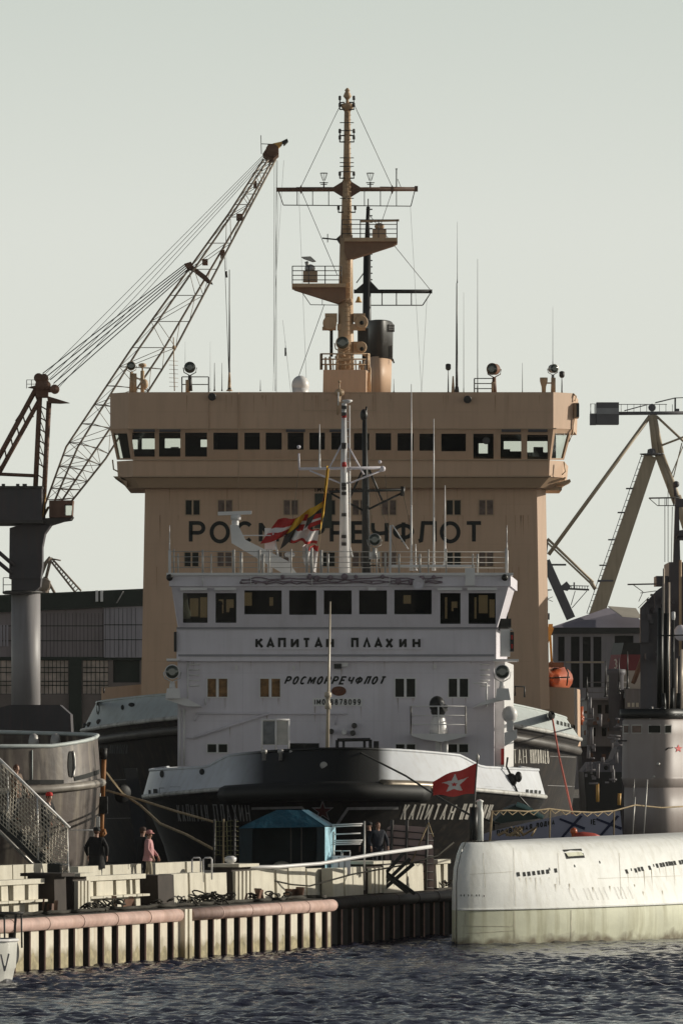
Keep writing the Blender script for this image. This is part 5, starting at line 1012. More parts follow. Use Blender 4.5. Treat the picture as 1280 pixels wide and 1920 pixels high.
def srow(prof, sd): return [[ST+SU*(s+rake(z,s))+SN*(sd*wS(s)*(n_ if s > 2.5 else n_+(1-n_)*(1-s/2.5)*.75))+Vector((0,0,ztwist(z,s))) for s in ss] for n_, z in prof]
shl = MB()
for sd in (1,-1): shl.loft(srow(SQ, sd) if sd > 0 else srow(SQ, sd)[::-1], False, True)
obj('upper_casing', shl, m_sub, sub); low = MB()
for sd in (1,-1): low.loft(srow(SP, sd) if sd > 0 else srow(SP, sd)[::-1], False, True)
obj('lower_hull', low, m_sub2, sub)
mb = MB(); mb.path([p+SN*.02 for p in srow([(.995,1.2)], 1)[0]], .035, 6); obj('hull_seam', mb, m_sub, sub)
sS, sL = onmesh(shl, .012), onmesh(low, .012)
mb = MB()
def slot(x, y, w_, h_, lean=1.5): mb.poly([sS(x,y+h_), sS(x+w_,y+h_-.3), sS(x+w_-lean,y-.3), sS(x-lean,y)])
for x, y in ((970,1636),(981,1636),(990,1635),(999,1634),(1008,1633),(1016,1632),(1025,1631),(1040,1629)): slot(x, y, 4.5, 8)
for x, y in ((1174,1631),(1191,1629),(1197,1627),(1203,1626),(1217,1624),(1231,1620),(1238,1619),(1243,1618),(1249,1617),(1254,1616),(1259,1616),(1264,1615),(1274,1614),(1279,1613)): slot(x, y, 4.0, 8, 3)
for x, y in ((1030,1628),(1077,1622),(1124,1615),(1183,1629),(1225,1621)): slot(x, y, 1.4, 5)
for x, y in ((863,1678),(869,1678),(877,1678),(883,1678),(892,1678),(897,1678),(906,1679)): slot(x, y, 1.6, 3.5, .3)
obj('flood_slots', mb, m_dark, sub)['kind'] = 'stuff'
mb = MB(); q = [(1054,1594),(1089,1592),(1096,1609),(1062,1611)]; mb.poly([sS(x,y) for x, y in q][::-1]); o = obj('hatch_recess', mb, m_dark, sub); mb = MB(); mb.poly([sS(x,y,3) for x, y in ((1059,1600),(1088,1598),(1093,1605),(1064,1607))][::-1]); obj('hatch_plate', mb, m_sub2, o)
mb = MB(); q = random.Random(8)
for x0 in (1064,1074,1092,1101,1111,1121,1130,1150,1157,1164,1176):
    for j in range(11): x = x0+j*.9; y = 1667+j*2.1-(x0-1064)*.03; mb.poly([sS(x,y+.7), sS(x+2.2,y+.6), sS(x+2.2,y), sS(x,y+.1)])
obj('drain_holes', mb, M('drain_grey', (.40,.38,.34), .7, .1, 3), sub)['kind'] = 'stuff'
mb = MB()
for pl in ([(864,1737),(960,1738),(964,1734)],[(872,1751),(962,1746)],[(964,1708),(964,1765)],[(872,1690),(872,1735)],[(1070,1700),(1070,1760)]): stripe(sL, pl, .5, mb)
for x, y0, y1 in ((905,1600,1665),(962,1590,1700),(1045,1600,1660),(1160,1600,1680)): stripe(sS, [(x,y0),(x+4,y1)], .28, mb)
for x0, x1, y in ((880,960,1640),(1120,1275,1648)): stripe(sS, [(x0,y),(x1,y-5)], .22, mb)
obj('plate_seams', mb, M('seam_brown', (.46,.42,.33), .8, .4, 3), sub)
mb = MB(); q = random.Random(21)
for x in (973,985,993,1003,1012,1028,1043,1176,1194,1206,1220,1235,1247,1262): h_ = q.uniform(10,40); mb.poly([sS(x,1646 if x < 1100 else 1638-(x-1170)*.15), sS(x+q.uniform(.5,1.6),1646 if x < 1100 else 1638-(x-1170)*.15), sS(x+3,1640+h_-(0 if x < 1100 else 8))])
for x in (1040,1066,1110,1142,1188,1204,1240): y = q.uniform(1655,1675); mb.poly([sS(x,y), sS(x+1.6,y), sS(x+2.2,y+q.uniform(6,18))])
obj('rust_runs', mb, M('rust_run_tan', (.55,.49,.38), .7, .2, 3), sub)['kind'] = 'stuff'
# conning tower
TW = P(1229,1560,236); TW.z = 3.45
def stad(r, ln, z, cx=0): 
    out = []
    for i in range(25): t = math.pi*i/24; c_, s_ = math.cos(t), math.sin(t); out.append(TW-SU*(r*abs(s_)**.55)-SN*(r*math.copysign(abs(c_)**.55, c_))+Vector((0,0,z)))
    for i in range(13): t = math.pi*i/12; out.append(TW+SU*(ln+r*math.sin(t))+SN*(r*math.cos(t))+Vector((0,0,z)))
    return out
m_tow = M('tower_grey_paint', (.33,.285,.265), .5, .08, .9, streak=.4, dirt=(.25,.20,.17)); zz = lambda y: HC+(YH-y)*234.6/F-3.45
obj('tower_base', MB().loft([stad(1.03,7,-.3)[::-1], stad(1.01,7,zz(1462))[::-1]], True, True, True), m_tow, sub)
mb = MB().loft([stad(1.01,7,zz(1478))[::-1], stad(1.09,7,zz(1462))[::-1], stad(1.11,7,zz(1459))[::-1], stad(1.09,7,zz(1458))[::-1], stad(1.07,7,zz(1378))[::-1], stad(1.07,7,zz(1352))[::-1], stad(.96,7,zz(1345))[::-1]], True, True, True); ot = obj('conning_tower', mb, m_tow, sub)
sT = onmesh(mb, .02)
for x0, x1 in ((1169,1180),(1184,1204),(1215,1239),(1245,1258)):
    o = obj('tower_window', MB().poly([sT(x0,1376), sT(x1,1376), sT(x1,1359), sT(x0,1359)]), m_steel, ot); mb = MB().poly([sT(x0+1.5,1374,2), sT(x1-1.5,1374,2), sT(x1-1.5,1361,2), sT(x0+1.5,1361,2)]); obj('pane', mb, m_curt if x0 < 1200 else m_glassd, o)
s_ = st(1271,1404,8,3.2); mb = MB()
for i in range(10): mb.poly([sT(1271,1404), sT(*s_[i]), sT(*s_[(i+1)%10])])
obj('red_star', mb, m_red, ot)
mb = MB(); mb.sph(sT(1234,1433), .07); mb.sph(sT(1226,1457), .05); obj('tower_lamp', mb, m_steel, ot)
mb = MB(); mb.pbar((1160,1390),(1176,1389),235.5,.03); mb.sph(P(1161,1390,235.5), .06); mb.path([sT(1260,1402),sT(1252,1403),sT(1247,1407)], .025); obj('grab_bars', mb, m_dsteel, ot)
mb = MB().loft([stad(1.1,6.5,zz(1347))[::-1], stad(1.16,6.5,zz(1343))[::-1], stad(1.16,6.5,zz(1329))[::-1]], True, True, True); obj('bridge_coaming', mb, m_black, ot); obj('coaming_pipe', MB().path([P(1219,1350,235),P(1219,1334,235),P(1214,1333,235)], .05), m_white2, ot)
m_rod = M('mast_rod_cream', (.62,.52,.42), .35, .1, 2, metal=.2)
for x, y0, r, m_ in ((1238,1140,.13,m_black),(1244,1066,.045,m_rod),(1254,1092,.045,m_rod),(1262,1155,.045,m_black),(1268,1235,.045,m_rod),(1277,1218,.06,m_rod),(1249,1150,.14,m_black),(1272,1300,.09,m_black),(1260,1290,.09,m_black)):
    o = obj('periscope_mast', MB().pbar((x-1,1336),(x,y0),236.5+(x%5)*.3,r,r2=r*.8,n=8), m_, sub)
    if x in (1262,): obj('mast_head', MB().lathe(P(x,y0+3,236.5+(x%5)*.3), [(.05,-.1),(.07,0),(.07,.2),(.03,.22)], n=8), m_white2, o)
mb = MB(); mb.pbar((1232,1192),(1290,1191),237,.03); mb.pbar((1246,1340),(1243,1300),236,.08); mb.sph(P(1243,1330,235), .1); obj('mast_braces', mb, m_black, sub)
mb = MB(); mb.pbar((1222,1338),(1222,1325),235,.04); mb.pbar((1216,1330),(1240,1330),235,.03); obj('bridge_rail', mb, m_steel, sub)
# stays, stanchions, deck gear
mb = MB(); mb.pbar((1185,1570),(1190,1495),231,.03); mb.pbar((1206,1570),(1213,1462),231.5,.03); mb.pbar((1187,1500),(1189,1462),231,.012); obj('deck_stays', mb, m_steel, sub)
SD = [(918,1574,222),(1030,1572,224.5),(1150,1571,229)]
for i, (x, y, D) in enumerate(SD): obj('stanchion', MB().pbar((x,y+4),(x+(1 if i else 4),(1520,1517,1521)[i]),D,.045 if i == 0 else .03), m_rope, sub)
mb = MB(); pts = [(922,1522,222),(950,1520,222.6),(990,1522,223.5),(1030,1517,224.5),(1070,1522,226),(1110,1524,227.5),(1150,1521,229),(1190,1510,231),(1240,1515,233),(1290,1512,235)]; mb.path([P(*p) for p in pts], .03, 5)
for (a, b) in zip(pts[:6], pts[1:7]):
    for k in range(2): u = [Vector(a).lerp(Vector(b), (k+t)/2) for t in (0,.25,.5,.75,1)]; mb.path([P(p.x, p.y+8*(1-abs(i-2)/2), p.z) for i, p in enumerate(u)], .02, 4)
obj('rail_rope', mb, m_rope, sub)
mb = MB(); q = random.Random(4)
for i in range(9): c = P(q.uniform(945,1000),1568,223); mb.path([c, c+Vector((q.uniform(-.3,.3),q.uniform(-.2,.2),q.uniform(.1,.35))), c+Vector((q.uniform(-.5,.5),0,.02))], .045, 5)
obj('mooring_rope_coil', mb, m_rope, sub)
o = obj('mooring_cleat', MB().sph(P(1190,1570,231), .1, (1.4,1,.8)), m_steel, sub); o = obj('mooring_cleat', MB().sph(P(1222,1571,232), .12, (2,1,.6)), m_steel, sub)
by = thing('red_buoy', 'small red float lying on the submarine deck under the banner', 'buoy', P(1085,1572,226)); obj('float', MB().lathe(P(1078,1570,226), [(.02,-.1),(.16,0),(.18,.3),(.12,.7),(.03,.9)], (1,.2,.02), 12), M('buoy_red', (.42,.07,.05), .5, .15, 2), by); mb = MB(); mb.sph(P(1075,1559,226), .13); mb.bar(P(1075,1570,226), P(1074,1556,226), .08); obj('lamp_head', mb, m_orange, by)
# jack staff with the naval flag
fp = thing('flag_staff', 'dark staff standing at the near end of the submarine, carrying the red star flag', 'flagpole', P(886,1576,220.5)); obj('pole', MB().pbar((884,1578),(895,1418),220.5,.045,r2=.03), m_dsteel, fp); obj('finial', MB().lathe(P(895,1424,220.5), [(.03,-.05),(.06,0),(.06,.12),(.01,.2)], n=8), m_steel, fp)
post = thing('deck_post', 'stout two tone post at the near end of the submarine deck', 'post', P(898,1578,220.8)); obj('shaft', MB().lathe(P(899,1578,220.8), [(.13,0),(.13,1.0),(.10,1.1),(.10,1.35),(.13,1.36),(.13,1.4),(.03,1.45)], n=14), m_sub, post); obj('dark_half', MB().pbar((887,1576),(888,1514),220.6,.15,n=10), m_black, post)
fr, fwh = M('red_naval_cloth', (.58,.06,.05), .75, .1, 2), M('white_star_cloth', (.70,.66,.62), .8, .05, 2)
sp = [(x/1., y) for x, y in st(.5,.5,.40,.165)]
def inpoly(u, v, pg):
    c = False
    for (x0, y0), (x1, y1) in zip(pg, pg[1:]+pg[:1]):
        if (y0 > v) != (y1 > v) and u < (x1-x0)*(v-y0)/(y1-y0)+x0: c = not c
    return c
big = st(.5,.5,.42,.17); sml = st(.5,.5,.10,.05)
def pick(u, v): 
    w_, y_ = (u-.5)*1.25+.5, 1-v
    return 1 if inpoly(w_, y_, big) and not inpoly(w_, y_, sml) else 0
mb = cloth('star_flag', '', P(891,1489,220.6), P(811,1494,221.2), P(812,1464,221.2), P(894,1431,220.6), None, pick, amp=.10, nu=64, nv=56, waves=1.6, seed=.7); o = obj('star_flag', mb, [fr, fwh], None, P(891,1489,220.6)); tag(o, 'red flag with a white star flying from the staff on the submarine', 'flag')
# banner on the submarine's brow
bn_ = thing('submarine_banner', 'grey blue banner with dark lettering and diagonal crosses hung behind the submarine rail', 'banner', P(1040,1570,233)); DBn = 233.0
m_ban = M('banner_cloth', (.30,.30,.38), .8, .06, .8); mb = MB().ppoly([(896,1576),(896,1568),(925,1558),(1010,1538),(1060,1528),(1162,1521),(1168,1576)], DBn, .03); obj('banner_cloth', mb, m_ban, bn_)
mb = MB(); xs = 931
for ch in 'ПОДВОДНАЯ': yb = 1567-(xs-931)*.18; letters(mb, [(ch,xs,xs+5.6)], yb-10, yb, 1.0, flat(DBn)); xs += 7.6
xs += 5
for ch in 'ЛОДКА': yb = 1567-(xs-931)*.19; letters(mb, [(ch,xs,xs+5.6)], yb-10, yb, 1.0, flat(DBn)); xs += 7.4
letters(mb, spread('IЕ', 1107, 1117, .3), 1536, 1547, 1.0, flat(DBn)); obj('banner_lettering', mb, m_letter, bn_)
m_nvy = M('banner_navy', (.02,.025,.06), .8, .1, 3)
for cx in (1073,1142):
    mb = MB(); mb.ppoly([(cx-25,1538),(cx-24,1534),(cx+24,1552),(cx+22,1557)], DBn-.02, .01); mb.ppoly([(cx-22,1570),(cx-18,1572),(cx+19,1531),(cx+14,1529)], DBn-.035, .01); obj('diagonal_cross', mb, m_nvy, bn_)
gt = thing('green_awning', 'dark green awning with pale edge between the bow and the banner', 'awning', P(965,1560,234)); mb = MB(); mb.prism([P(920,1546,234),P(950,1517,234),P(968,1509,234),P(1018,1534,234),P(1000,1537,234),P(968,1540,234),P(935,1545,234)], (0,4,0)); obj('canopy', mb, M('green_canvas', (.03,.05,.04), .6, .2, 1.5), gt); obj('edge_trim', MB().path([P(968,1508,233.9),P(985,1514,233.9),P(1018,1534,233.9)], .1), M('teal_edge', (.18,.30,.27), .5, .2, 2), gt)
for x in (925,1010): obj('awning_post', MB().pbar((x,1600),(x,1540),234.5,.05), m_dsteel, gt)
# ------------------------------------------------------------ dark workboat at left with its rounded end
m_wb = M('weathered_hull', (.088,.068,.057), .5, .35, .9, streak=1.0, dirt=(.24,.20,.155), bump=.2)
wk = thing('weathered_vessel', 'weathered brown hulled vessel with rounded end behind the gangway', 'ship', (-14,234,0)); xe = (191-640)*234/F
def wrow(z, b, shr=0, ln=14):
    out = [Vector((xe-60,233-b,z(0) if callable(z) else z))]
    for i in range(25):
        t = -math.pi/2+math.pi*i/24; x = xe-shr-5.2+5.2*math.cos(t); y = 233+b*math.sin(t); out.append(Vector((x, y, z(i/24) if callable(z) else z)))
    out.append(Vector((xe-60,233+b,z(1) if callable(z) else z))); return out
zt_ = lambda u: 6.66+.22*u**2+.34*max(0,min(1,(u-.25)/.25))
zr = lambda u: 5.02+.42*min(1,u*2.2)
mb = MB().loft([wrow(zt_,4.6,.12), wrow(zr,4.65,0)], False, True); obj('bulwark', mb, m_wb, wk); sW = onmesh(mb)
mb = MB().loft([wrow(zr,4.65,0), wrow(2.5,4.5,.2), wrow(-.5,4.0,.8)], False, True); obj('hull', mb, m_wb, wk)
mb = MB().path(wrow(lambda u: zr(u)-.05, 4.72,-.05), .15, 8); obj('rubbing_strake', mb, M('strake_pale', (.30,.27,.23), .5, .25, 1.5, streak=.6, dirt=(.14,.11,.09)), wk)
mb = MB().path([p+Vector((0,0,.05)) for p in wrow(zt_,4.58,.12)], .075, 8); obj('rail_cap', mb, m_grey, wk)
mb = MB().poly([p+Vector((0,0,-.9)) for p in wrow(lambda u: 6.6,4.4,.3)]); obj('deck', mb, m_dsteel, wk)
mb = MB()
for pl in ([(50,1467),(78,1467),(106,1467),(119,1467)],[(139,1461),(160,1456),(187,1447)]): stripe(sW, pl, 4.2, mb)
obj('freeing_slots', mb, m_dark, wk); mb = MB(); mb.poly([sW(131+4*math.cos(R(a)), 1433-25*math.sin(R(a)),1) for a in range(0,360,24)]); o = obj('mooring_port', mb, m_dark, wk); obj('port_lip', MB().path([sW(134+4.5*math.cos(R(a)), 1433-24*math.sin(R(a)),2) for a in range(-80,81,20)], .05), m_steel, o)
for x in (63,104): o = obj('bollard', MB().lathe(P(x,1402,236), [(.22,-.3),(.2,.25),(.15,.45),(.05,.52)], n=10), m_steel, wk)
obj('hull_seam', MB().path([sW(60,1407),sW(60,1440),sW(60,1462)], .02, 4), m_grey, wk)
mb = MB(); mb.pbar((195,1420),(192,1500),234,.10); mb.pbar((192,1508),(190,1572),233.6,.09); mb.path([P(190,1560,233.5),P(196,1557,233.4),P(198,1563,233.4),P(192,1572,233.4)], .06); obj('hanging_rope_ladder', mb, M('rusty_orange', (.34,.15,.05), .7, .25, 3), wk); mb = MB(); mb.pbox(178,1494,201,1526,233,.6); obj('fender_pad', mb, m_rubber, wk); obj('fender_pad', MB().pbar((194,1403),(193,1424),234,.16), m_rubber, wk)
mb = MB(); mb.pbox(176,1488,188,1494,232.7,.3); mb.pbox(168,1532,187,1551,232.4,.15); obj('lamp_box', mb, m_sub, wk)
# mooring lines and rat guard
o = obj('mooring_rope', MB().path([P(198,1448,236),P(232,1490,240),P(262,1510,232),P(300,1545,224),P(350,1566,219),P(398,1592,215)], .045, 7), m_rope, None, P(198,1448,236)); tag(o, 'thick hemp rope sagging from the weathered vessel down to the net frame', 'rope')
o = obj('mooring_rope', MB().path([P(200,1483,236),P(262,1500,232),P(330,1522,224),P(402,1542,215)], .04, 7), m_rope, None, P(200,1483,236)); tag(o, 'pale taut rope running from the weathered vessel to the top of the net frame', 'rope')
o = obj('rat_guard', MB().lathe(P(230,1489,240), [(.34,-.05),(.36,0),(.30,.05),(.05,.12)], (.5,-.8,-.2), 18), m_rubber, None, P(230,1489,240)); tag(o, 'round black rat guard disc threaded on the hemp rope', 'rat guard')
o = obj('bow_pendant', MB().prism([P(233,1441,280),P(256,1441,280),P(278,1600,276),P(290,1640,272),P(262,1640,272)], (0,.4,0)), m_rubber, None, P(256,1641,275)); tag(o, 'hanging black rubber fender between the two icebreaker hulls', 'fender')
o = obj('mooring_line', MB().path([P(1033,1340,350),P(1036,1352,348),P(1048,1420,330),P(1070,1515,300),P(1074,1530,298)], .05, 6), M('red_rope', (.42,.10,.07), .8, .2, 4), None, P(1074,1530,298)); tag(o, 'red mooring line dropping from the farther icebreaker hull at right', 'rope')
o = obj('mooring_line', MB().path([P(676,1412,271.5),P(760,1455,258),P(830,1500,246),P(880,1528,238),P(935,1545,230)], .04, 6), m_roped, None, P(676,1412,271.5)); tag(o, 'thin dark line slanting from the bow rail of the nearer icebreaker past the star flag', 'rope')
# ------------------------------------------------------------ far left: portal crane
def lattice(mb, chords, D, n, r, rb_):
    """chords: four pixel polylines a b c d (back-left, front-left, back-right, front-right) with matching vertices"""
    def pos(ch, d, t):
        k = t*(len(ch)-1); i = min(int(k), len(ch)-2); a, b = P(*ch[i], d), P(*ch[i+1], d); return a.lerp(b, k-i)
    Ds = (D+1.2, D-1.2, D+1.2, D-1.2)
    for ch, d in zip(chords, Ds): mb.path([P(*p, d) for p in ch], r, 5)
    ts = np.linspace(.02, .985, n)
    for i, t in enumerate(ts):
        q = [pos(ch, d, t) for ch, d in zip(chords, Ds)]; nx = [pos(ch, d, ts[min(i+1, n-1)]) for ch, d in zip(chords, Ds)]
        for a, b in ((0,1),(2,3),(0,2),(1,3)): mb.bar(q[a], q[b], rb_, n=4)
        for a, b in (((0,2),(1,3)) if i % 2 else ((2,0),(3,1))): mb.bar(q[a], nx[b], rb_*.8, n=4)
        mb.bar(q[0], nx[1], rb_*.8, n=4); mb.bar(q[3], nx[2], rb_*.8, n=4)
    return mb
D = 450.0; c1 = thing('portal_crane', 'tall portal crane with long lattice boom rising behind the beige bridge at left', 'crane', P(48,1440,D))
m_boom = M('boom_steel', (.30,.24,.185), .6, .3, .5)
ch = [[(85,945),(124,838),(246,654),(429,400),(494,298)],[(100,945),(146,838),(260,654),(436,400),(503,298)],[(112,945),(176,848),(307,654),(456,400),(511,298)],[(134,940),(198,860),(328,654),(462,400),(517,298)]]
ob = obj('boom', lattice(MB(), ch, D, 21, .075, .028), m_boom, c1)
mb = MB(); mb.ppoly([(492,288),(500,276),(512,268),(522,276),(522,288),(512,297),(500,299)], D-1.2, 2.4); mb.lathe(P(510,281,D-1.3), [(.45,0),(.45,.2),(.1,.3)], (0,-1,0), 14, False); obj('boom_head', mb, m_rust, ob)
obj('head_beak', MB().ppoly([(512,268),(530,264),(528,270),(521,277)], D-.5, 1), m_yellow, ob); obj('head_sheave', MB().ppoly([(528,264),(538,259),(540,263),(532,271)], D-.6, 1.2), m_black, ob)
mb = MB(); mb.pbar((489,253),(490,288),D,.03); mb.pbar((490,269),(518,270),D,.03); mb.pbar((503,270),(503,280),D,.05); obj('head_rail', mb, m_dsteel, ob)
obj('rope_guide', MB().ppoly([(345,494),(358,490),(362,498),(386,516),(398,530),(388,527),(362,506),(350,501)], D-1, 2), m_rust, ob)
for q in ((379,485,389,495),(413,468,421,482),(443,400,455,411),(475,338,481,350)): obj('boom_box', MB().pbox(*q,D,1.2), m_rust, ob)
mb = MB(); mb.pbar((421,482),(430,735),D,.02,n=4); mb.pbar((424,508),(425,520),D,.08)
for a, b in (((518,298),(518,735)),((520,300),(516,520)),((514,300),(513,700))): mb.pbar(a, b, D+.5, .014, n=4)
obj('hoist_ropes', mb, m_dsteel, ob)
mb = MB(); q = random.Random(1)
for i in range(5): mb.pbar((80+i*7,700+i*6),(348+i*3,494+i*2),D-1+i*.5,.035,n=4)
for i in range(4): mb.pbar((82+i*9,704+i*8),(494+i*2,290+i*2),D-1+i*.6,.018,n=4)
obj('luffing_ropes', mb, m_dsteel, c1)
mb = MB()
for a, b, r in (((75,735),(66,925),.20),((92,752),(80,975),.20),((68,728),(-20,890),.20),((75,748),(-20,920),.18),((66,892),(-20,888),.14),((67,735),(30,790),.1)): mb.pbar(a, b, D, r)
for i in range(7):
    t = i/7; mb.pbar((74-7*t,760+150*t),(91-9*t,770+150*t),D,.05); mb.pbar((66-80*t,740+140*t),(75-88*t,762+140*t),D,.06)
    if i < 5: mb.pbar((74-7*t,760+150*t),(89-9*t,800+150*t),D,.035)
obj('gantry_mast', mb, m_rust, c1)
mb = MB()
for x, y, r in ((73,709,.34),(83,709,.3),(76,722,.36),(103,730,.33),(88,722,.28)): mb.lathe(P(x,y,D-.5), [(r,0),(r,.5),(r*.3,.6)], (0,-1,0), 14, False)
mb.pbox(67,708,90,745,D-.2,.8); mb.ppoly([(88,742),(108,748),(130,755),(112,756),(90,755)], D-.3, .8); mb.ppoly([(52,726),(68,722),(68,729)], D, .8); mb.pbox(86,725,104,735,D,.5); obj('gantry_head', mb, m_rust, c1); rails(c1, [P(50,728,D), P(68,728,D)], .6, m_dsteel, 'head_railing', 2, r=.02, step=.4)
obj('machinery_house', MB().pbox(-90,915,78,975,D-2.5,6), m_cgrey, c1); obj('house_roof', MB().pbox(-92,911,79,915,D-2.7,6.4), m_dsteel, c1); mb = MB(); mb.pbox(-92,975,80,981,D-2.6,6.2); mb.ppoly([(78,981),(78,972),(136,968),(132,974),(118,976),(92,984)], D-1.5, 3); obj('slewing_deck', mb, m_dsteel, c1)
for x0, x1 in ((3,9),(30,36),(42,50)): obj('roof_vent', MB().pbox(x0,907,x1,911,D,.6), m_dsteel, c1)
mb = MB(); mb.pwall(92,137,938,970,D-2,D-1.9,[(121,946,135,966)],2.2,92,133); ocb = obj('operator_cab', mb, m_rust, c1); obj('cab_window', MB().ppoly([(121,966),(134,966),(136,946),(121,946)], D-1.5, .02), m_glass, ocb)
mb = MB(); mb.pbar((80,970),(86,925),D-1.5,.05); mb.path([P(82,968,D),P(90,952,D),P(96,950,D)], .1); obj('cab_access', mb, m_yellow, c1)
mb = MB(); mb.ppoly([(17,1085),(76,1085),(79,1060),(79,1025),(84,1000),(96,983),(40,983),(18,990)], D-1.1, 2.4); mb.ppoly([(22,1112),(62,1112),(75,1100),(77,1085),(22,1085)], D-1, 2.2); obj('slewing_column', mb, m_cgrey, c1)
mb = MB(); mb.lathe(P(42,1113,D), [(1.3,0),(1.4,.05),(1.4,.14),(1.2,.2)], n=20); mb.pbox(5,1110,60,1113,D-1.6,3); obj('column_platform', mb, m_dsteel, c1); rails(c1, [P(6,1110,D-1.5), P(22,1110,D-1.5)], 1, m_dsteel, 'platform_railing', 2, r=.025, step=.5)
m_cw = M('crane_tower_paint', (.30,.285,.285), .5, .1, .3, streak=.3, dirt=(.16,.14,.13)); zc = P(48,1112,D); mb = MB(); mb.lathe(Vector((P(48.5,0,D).x, D, P(0,1370,D).z)), [(1.02,0),(1.02,zc.z-P(0,1370,D).z)], n=28); obj('tower', mb, m_cw, c1)
mb = MB(); mb.ppoly([(-30,1500),(140,1500),(132,1340),(112,1322),(18,1322),(-30,1335)], D-1.2, 4); obj('portal_base', mb, m_cgrey, c1)
mb = MB(); mb.pbar((-20,1020),(26,1060),D-1.2,.16); mb.pbar((-20,1040),(22,1075),D-1.2,.16); obj('portal_strut', mb, m_cgrey, c1)
# far small crane behind it
D = 900.0; c2 = thing('distant_crane', 'small hazy lattice crane far behind the factory roof at left', 'crane', P(100,1200,D)); mb = MB()
for a, b, r in (((95,1045),(80,1062),.3),((96,1046),(152,1108),.16),((92,1048),(142,1112),.16),((95,1048),(86,1085),.25),((90,1050),(78,1080),.15),((86,1082),(104,1115),.22),((84,1082),(72,1112),.2),((84,1060),(76,1075),.15),((98,1048),(114,1051),.12)): mb.pbar(a, b, D, r)
for i in range(12): t = i/12; mb.pbar((96+56*t,1046+62*t),(92+50*t+2,1048+64*t+4),D,.07,n=4)
m_far = M('far_crane_steel', (.22,.17,.13), .7, .2, .3); obj('jib', mb, m_far, c2); mb = MB(); mb.lathe(P(83,1098,D), [(.6,-.8),(.9,-.4),(.9,.6),(.4,1)], n=12); mb.pbar((84,1240),(84,1100),D,.7); obj('crane_tower', mb, m_far, c2)
# ------------------------------------------------------------ factory hall at left
D = 560.0; fb = thing('factory_hall', 'long brown factory hall with gridded windows behind the crane at left', 'factory', P(150,1480,D))
m_fw = M('corrugated_cladding', (.25,.21,.215), .6, .12, .25, streak=.5, dirt=(.12,.10,.10)); m_fw2 = M('pale_cladding', (.37,.34,.37), .6, .08, .25, streak=.4, dirt=(.19,.175,.19)); m_fr = M('dark_green_roof', (.022,.030,.022), .7, .3, .3); m_low = M('lower_brown_wall', (.19,.155,.14), .8, .2, .4)
mb = MB().ppoly([(-300,1162),(265,1136),(900,1107),(900,1076),(265,1104),(-300,1129)], D-.6, 30); obj('roof', mb, m_fr, fb)
obj('cladding', MB().ppoly([(-300,1236),(195,1236),(195,1139),(-300,1161)], D, 29), m_fw, fb); obj('cladding', MB().ppoly([(195,1233),(900,1233),(900,1110),(195,1138)], D-.3, 29), m_fw2, fb)
mb = MB()
for y in (1172,1200): mb.pbox(-300,y+1,194,y+2.5,D-.05,.05); mb.pbox(195,y-1,900,y+.5,D-.35,.05)
q = random.Random(6)
for x in range(80,195,7): mb.pbox(x,1150,x+.6,1235,D-.03,.03)
for x in range(198,262,8): mb.pbox(x,1140,x+.6,1232,D-.33,.03)
obj('cladding_joints', mb, m_fr, fb)
for x in (5,11,17): obj('louvre', MB().pbox(x-5,1172,x-1.5,1212,D-.1,.1), m_fw2, fb)
obj('wall_beam', MB().pbox(-300,1232,900,1238,D-.15,.2), m_fr, fb)
def gridwin(x0, x1, y0, y1, nc):
    o = obj('window', MB().pbox(x0,y0,x1,y1,D+.25,.1), M('dusty_glass', (.62,.50,.43), .5, .35, 1.1), fb); mb = MB()
    for i in range(nc+1): x = x0+(x1-x0)*i/nc; mb.pbox(x-.5,y0,x+.5,y1,D+.12,.1)
    for k in (0,.22,.36,.62,.74,1): y = y0+(y1-y0)*k; mb.pbox(x0,y-.8,x1,y+.8,D+.1,.1)
    obj('glazing_bars', mb, m_fr, o)
for x0, x1, n in ((-60,22,8),(76,128,7),(155,203,6)): gridwin(x0, x1, 1238, 1302, n)
mb = MB().pwall(-300,900,1238,1305,D,D,[(-60,1238.1,22,1302),(76,1238.1,128,1302),(155,1238.1,203,1302),(212,1238.1,262,1280)],.3); obj('window_wall', mb, m_low, fb)
mb = MB().pbox(-300,1305,900,1480,D,28); obj('lower_wall', mb, m_low, fb); obj('dark_bay', MB().pbox(208,1236,266,1285,D+.5,.2), m_fr, fb)
for x0, x1 in ((129,153),): obj('wall_pier', MB().pbox(x0,1238,x1,1450,D-.3,.6), m_fr, fb)
for x in (179,188): obj('roof_stack', MB().pbox(x,1107,x+5,1128,D-1,1), m_white2, fb)
mb = MB(); mb.pbar((219,1131),(231,1109),D-.8,.06); mb.pbar((193,1128),(194,1140),D-.5,.1); obj('roof_pipe', mb, m_steel, fb)
# ------------------------------------------------------------ right side: cranes
D = 650.0; m_cr = M('tan_crane_paint', (.46,.37,.26), .55, .12, .25, streak=.3, dirt=(.22,.16,.11)); m_cg2 = M('crane_slate', (.13,.125,.135), .6, .2, .3)
c3 = thing('tower_crane', 'large tan portal crane with counterweight arm standing at right', 'crane', P(1110,1160,D)); mb = MB(); A = [P(1209,850,D), P(1231,858,D), P(1134,1150,D), P(1105,1150,D)]
mb.prism([A[3],A[2],A[1],A[0]], (0,1.6,0)); mb.prism([P(1080,1400,D),P(1134,1400,D),P(1134,1150,D),P(1105,1150,D)], (0,1.6,0)); obj('inclined_leg', mb, m_cr, c3)
mb = MB()
for t in np.linspace(.02,1,26): a = A[0].lerp(A[3],t)+Vector((-.16,-.1,0)); mb.box(a, (.3,.2,.05))
mb.bar(A[0]+Vector((-.3,-.1,0)), A[3]+Vector((-.3,-.1,0)), .04); 
for t in (.22,.37,.54,.7): mb.box(A[0].lerp(A[3],t)+Vector((-.35,0,0)), (.7,1,.12))
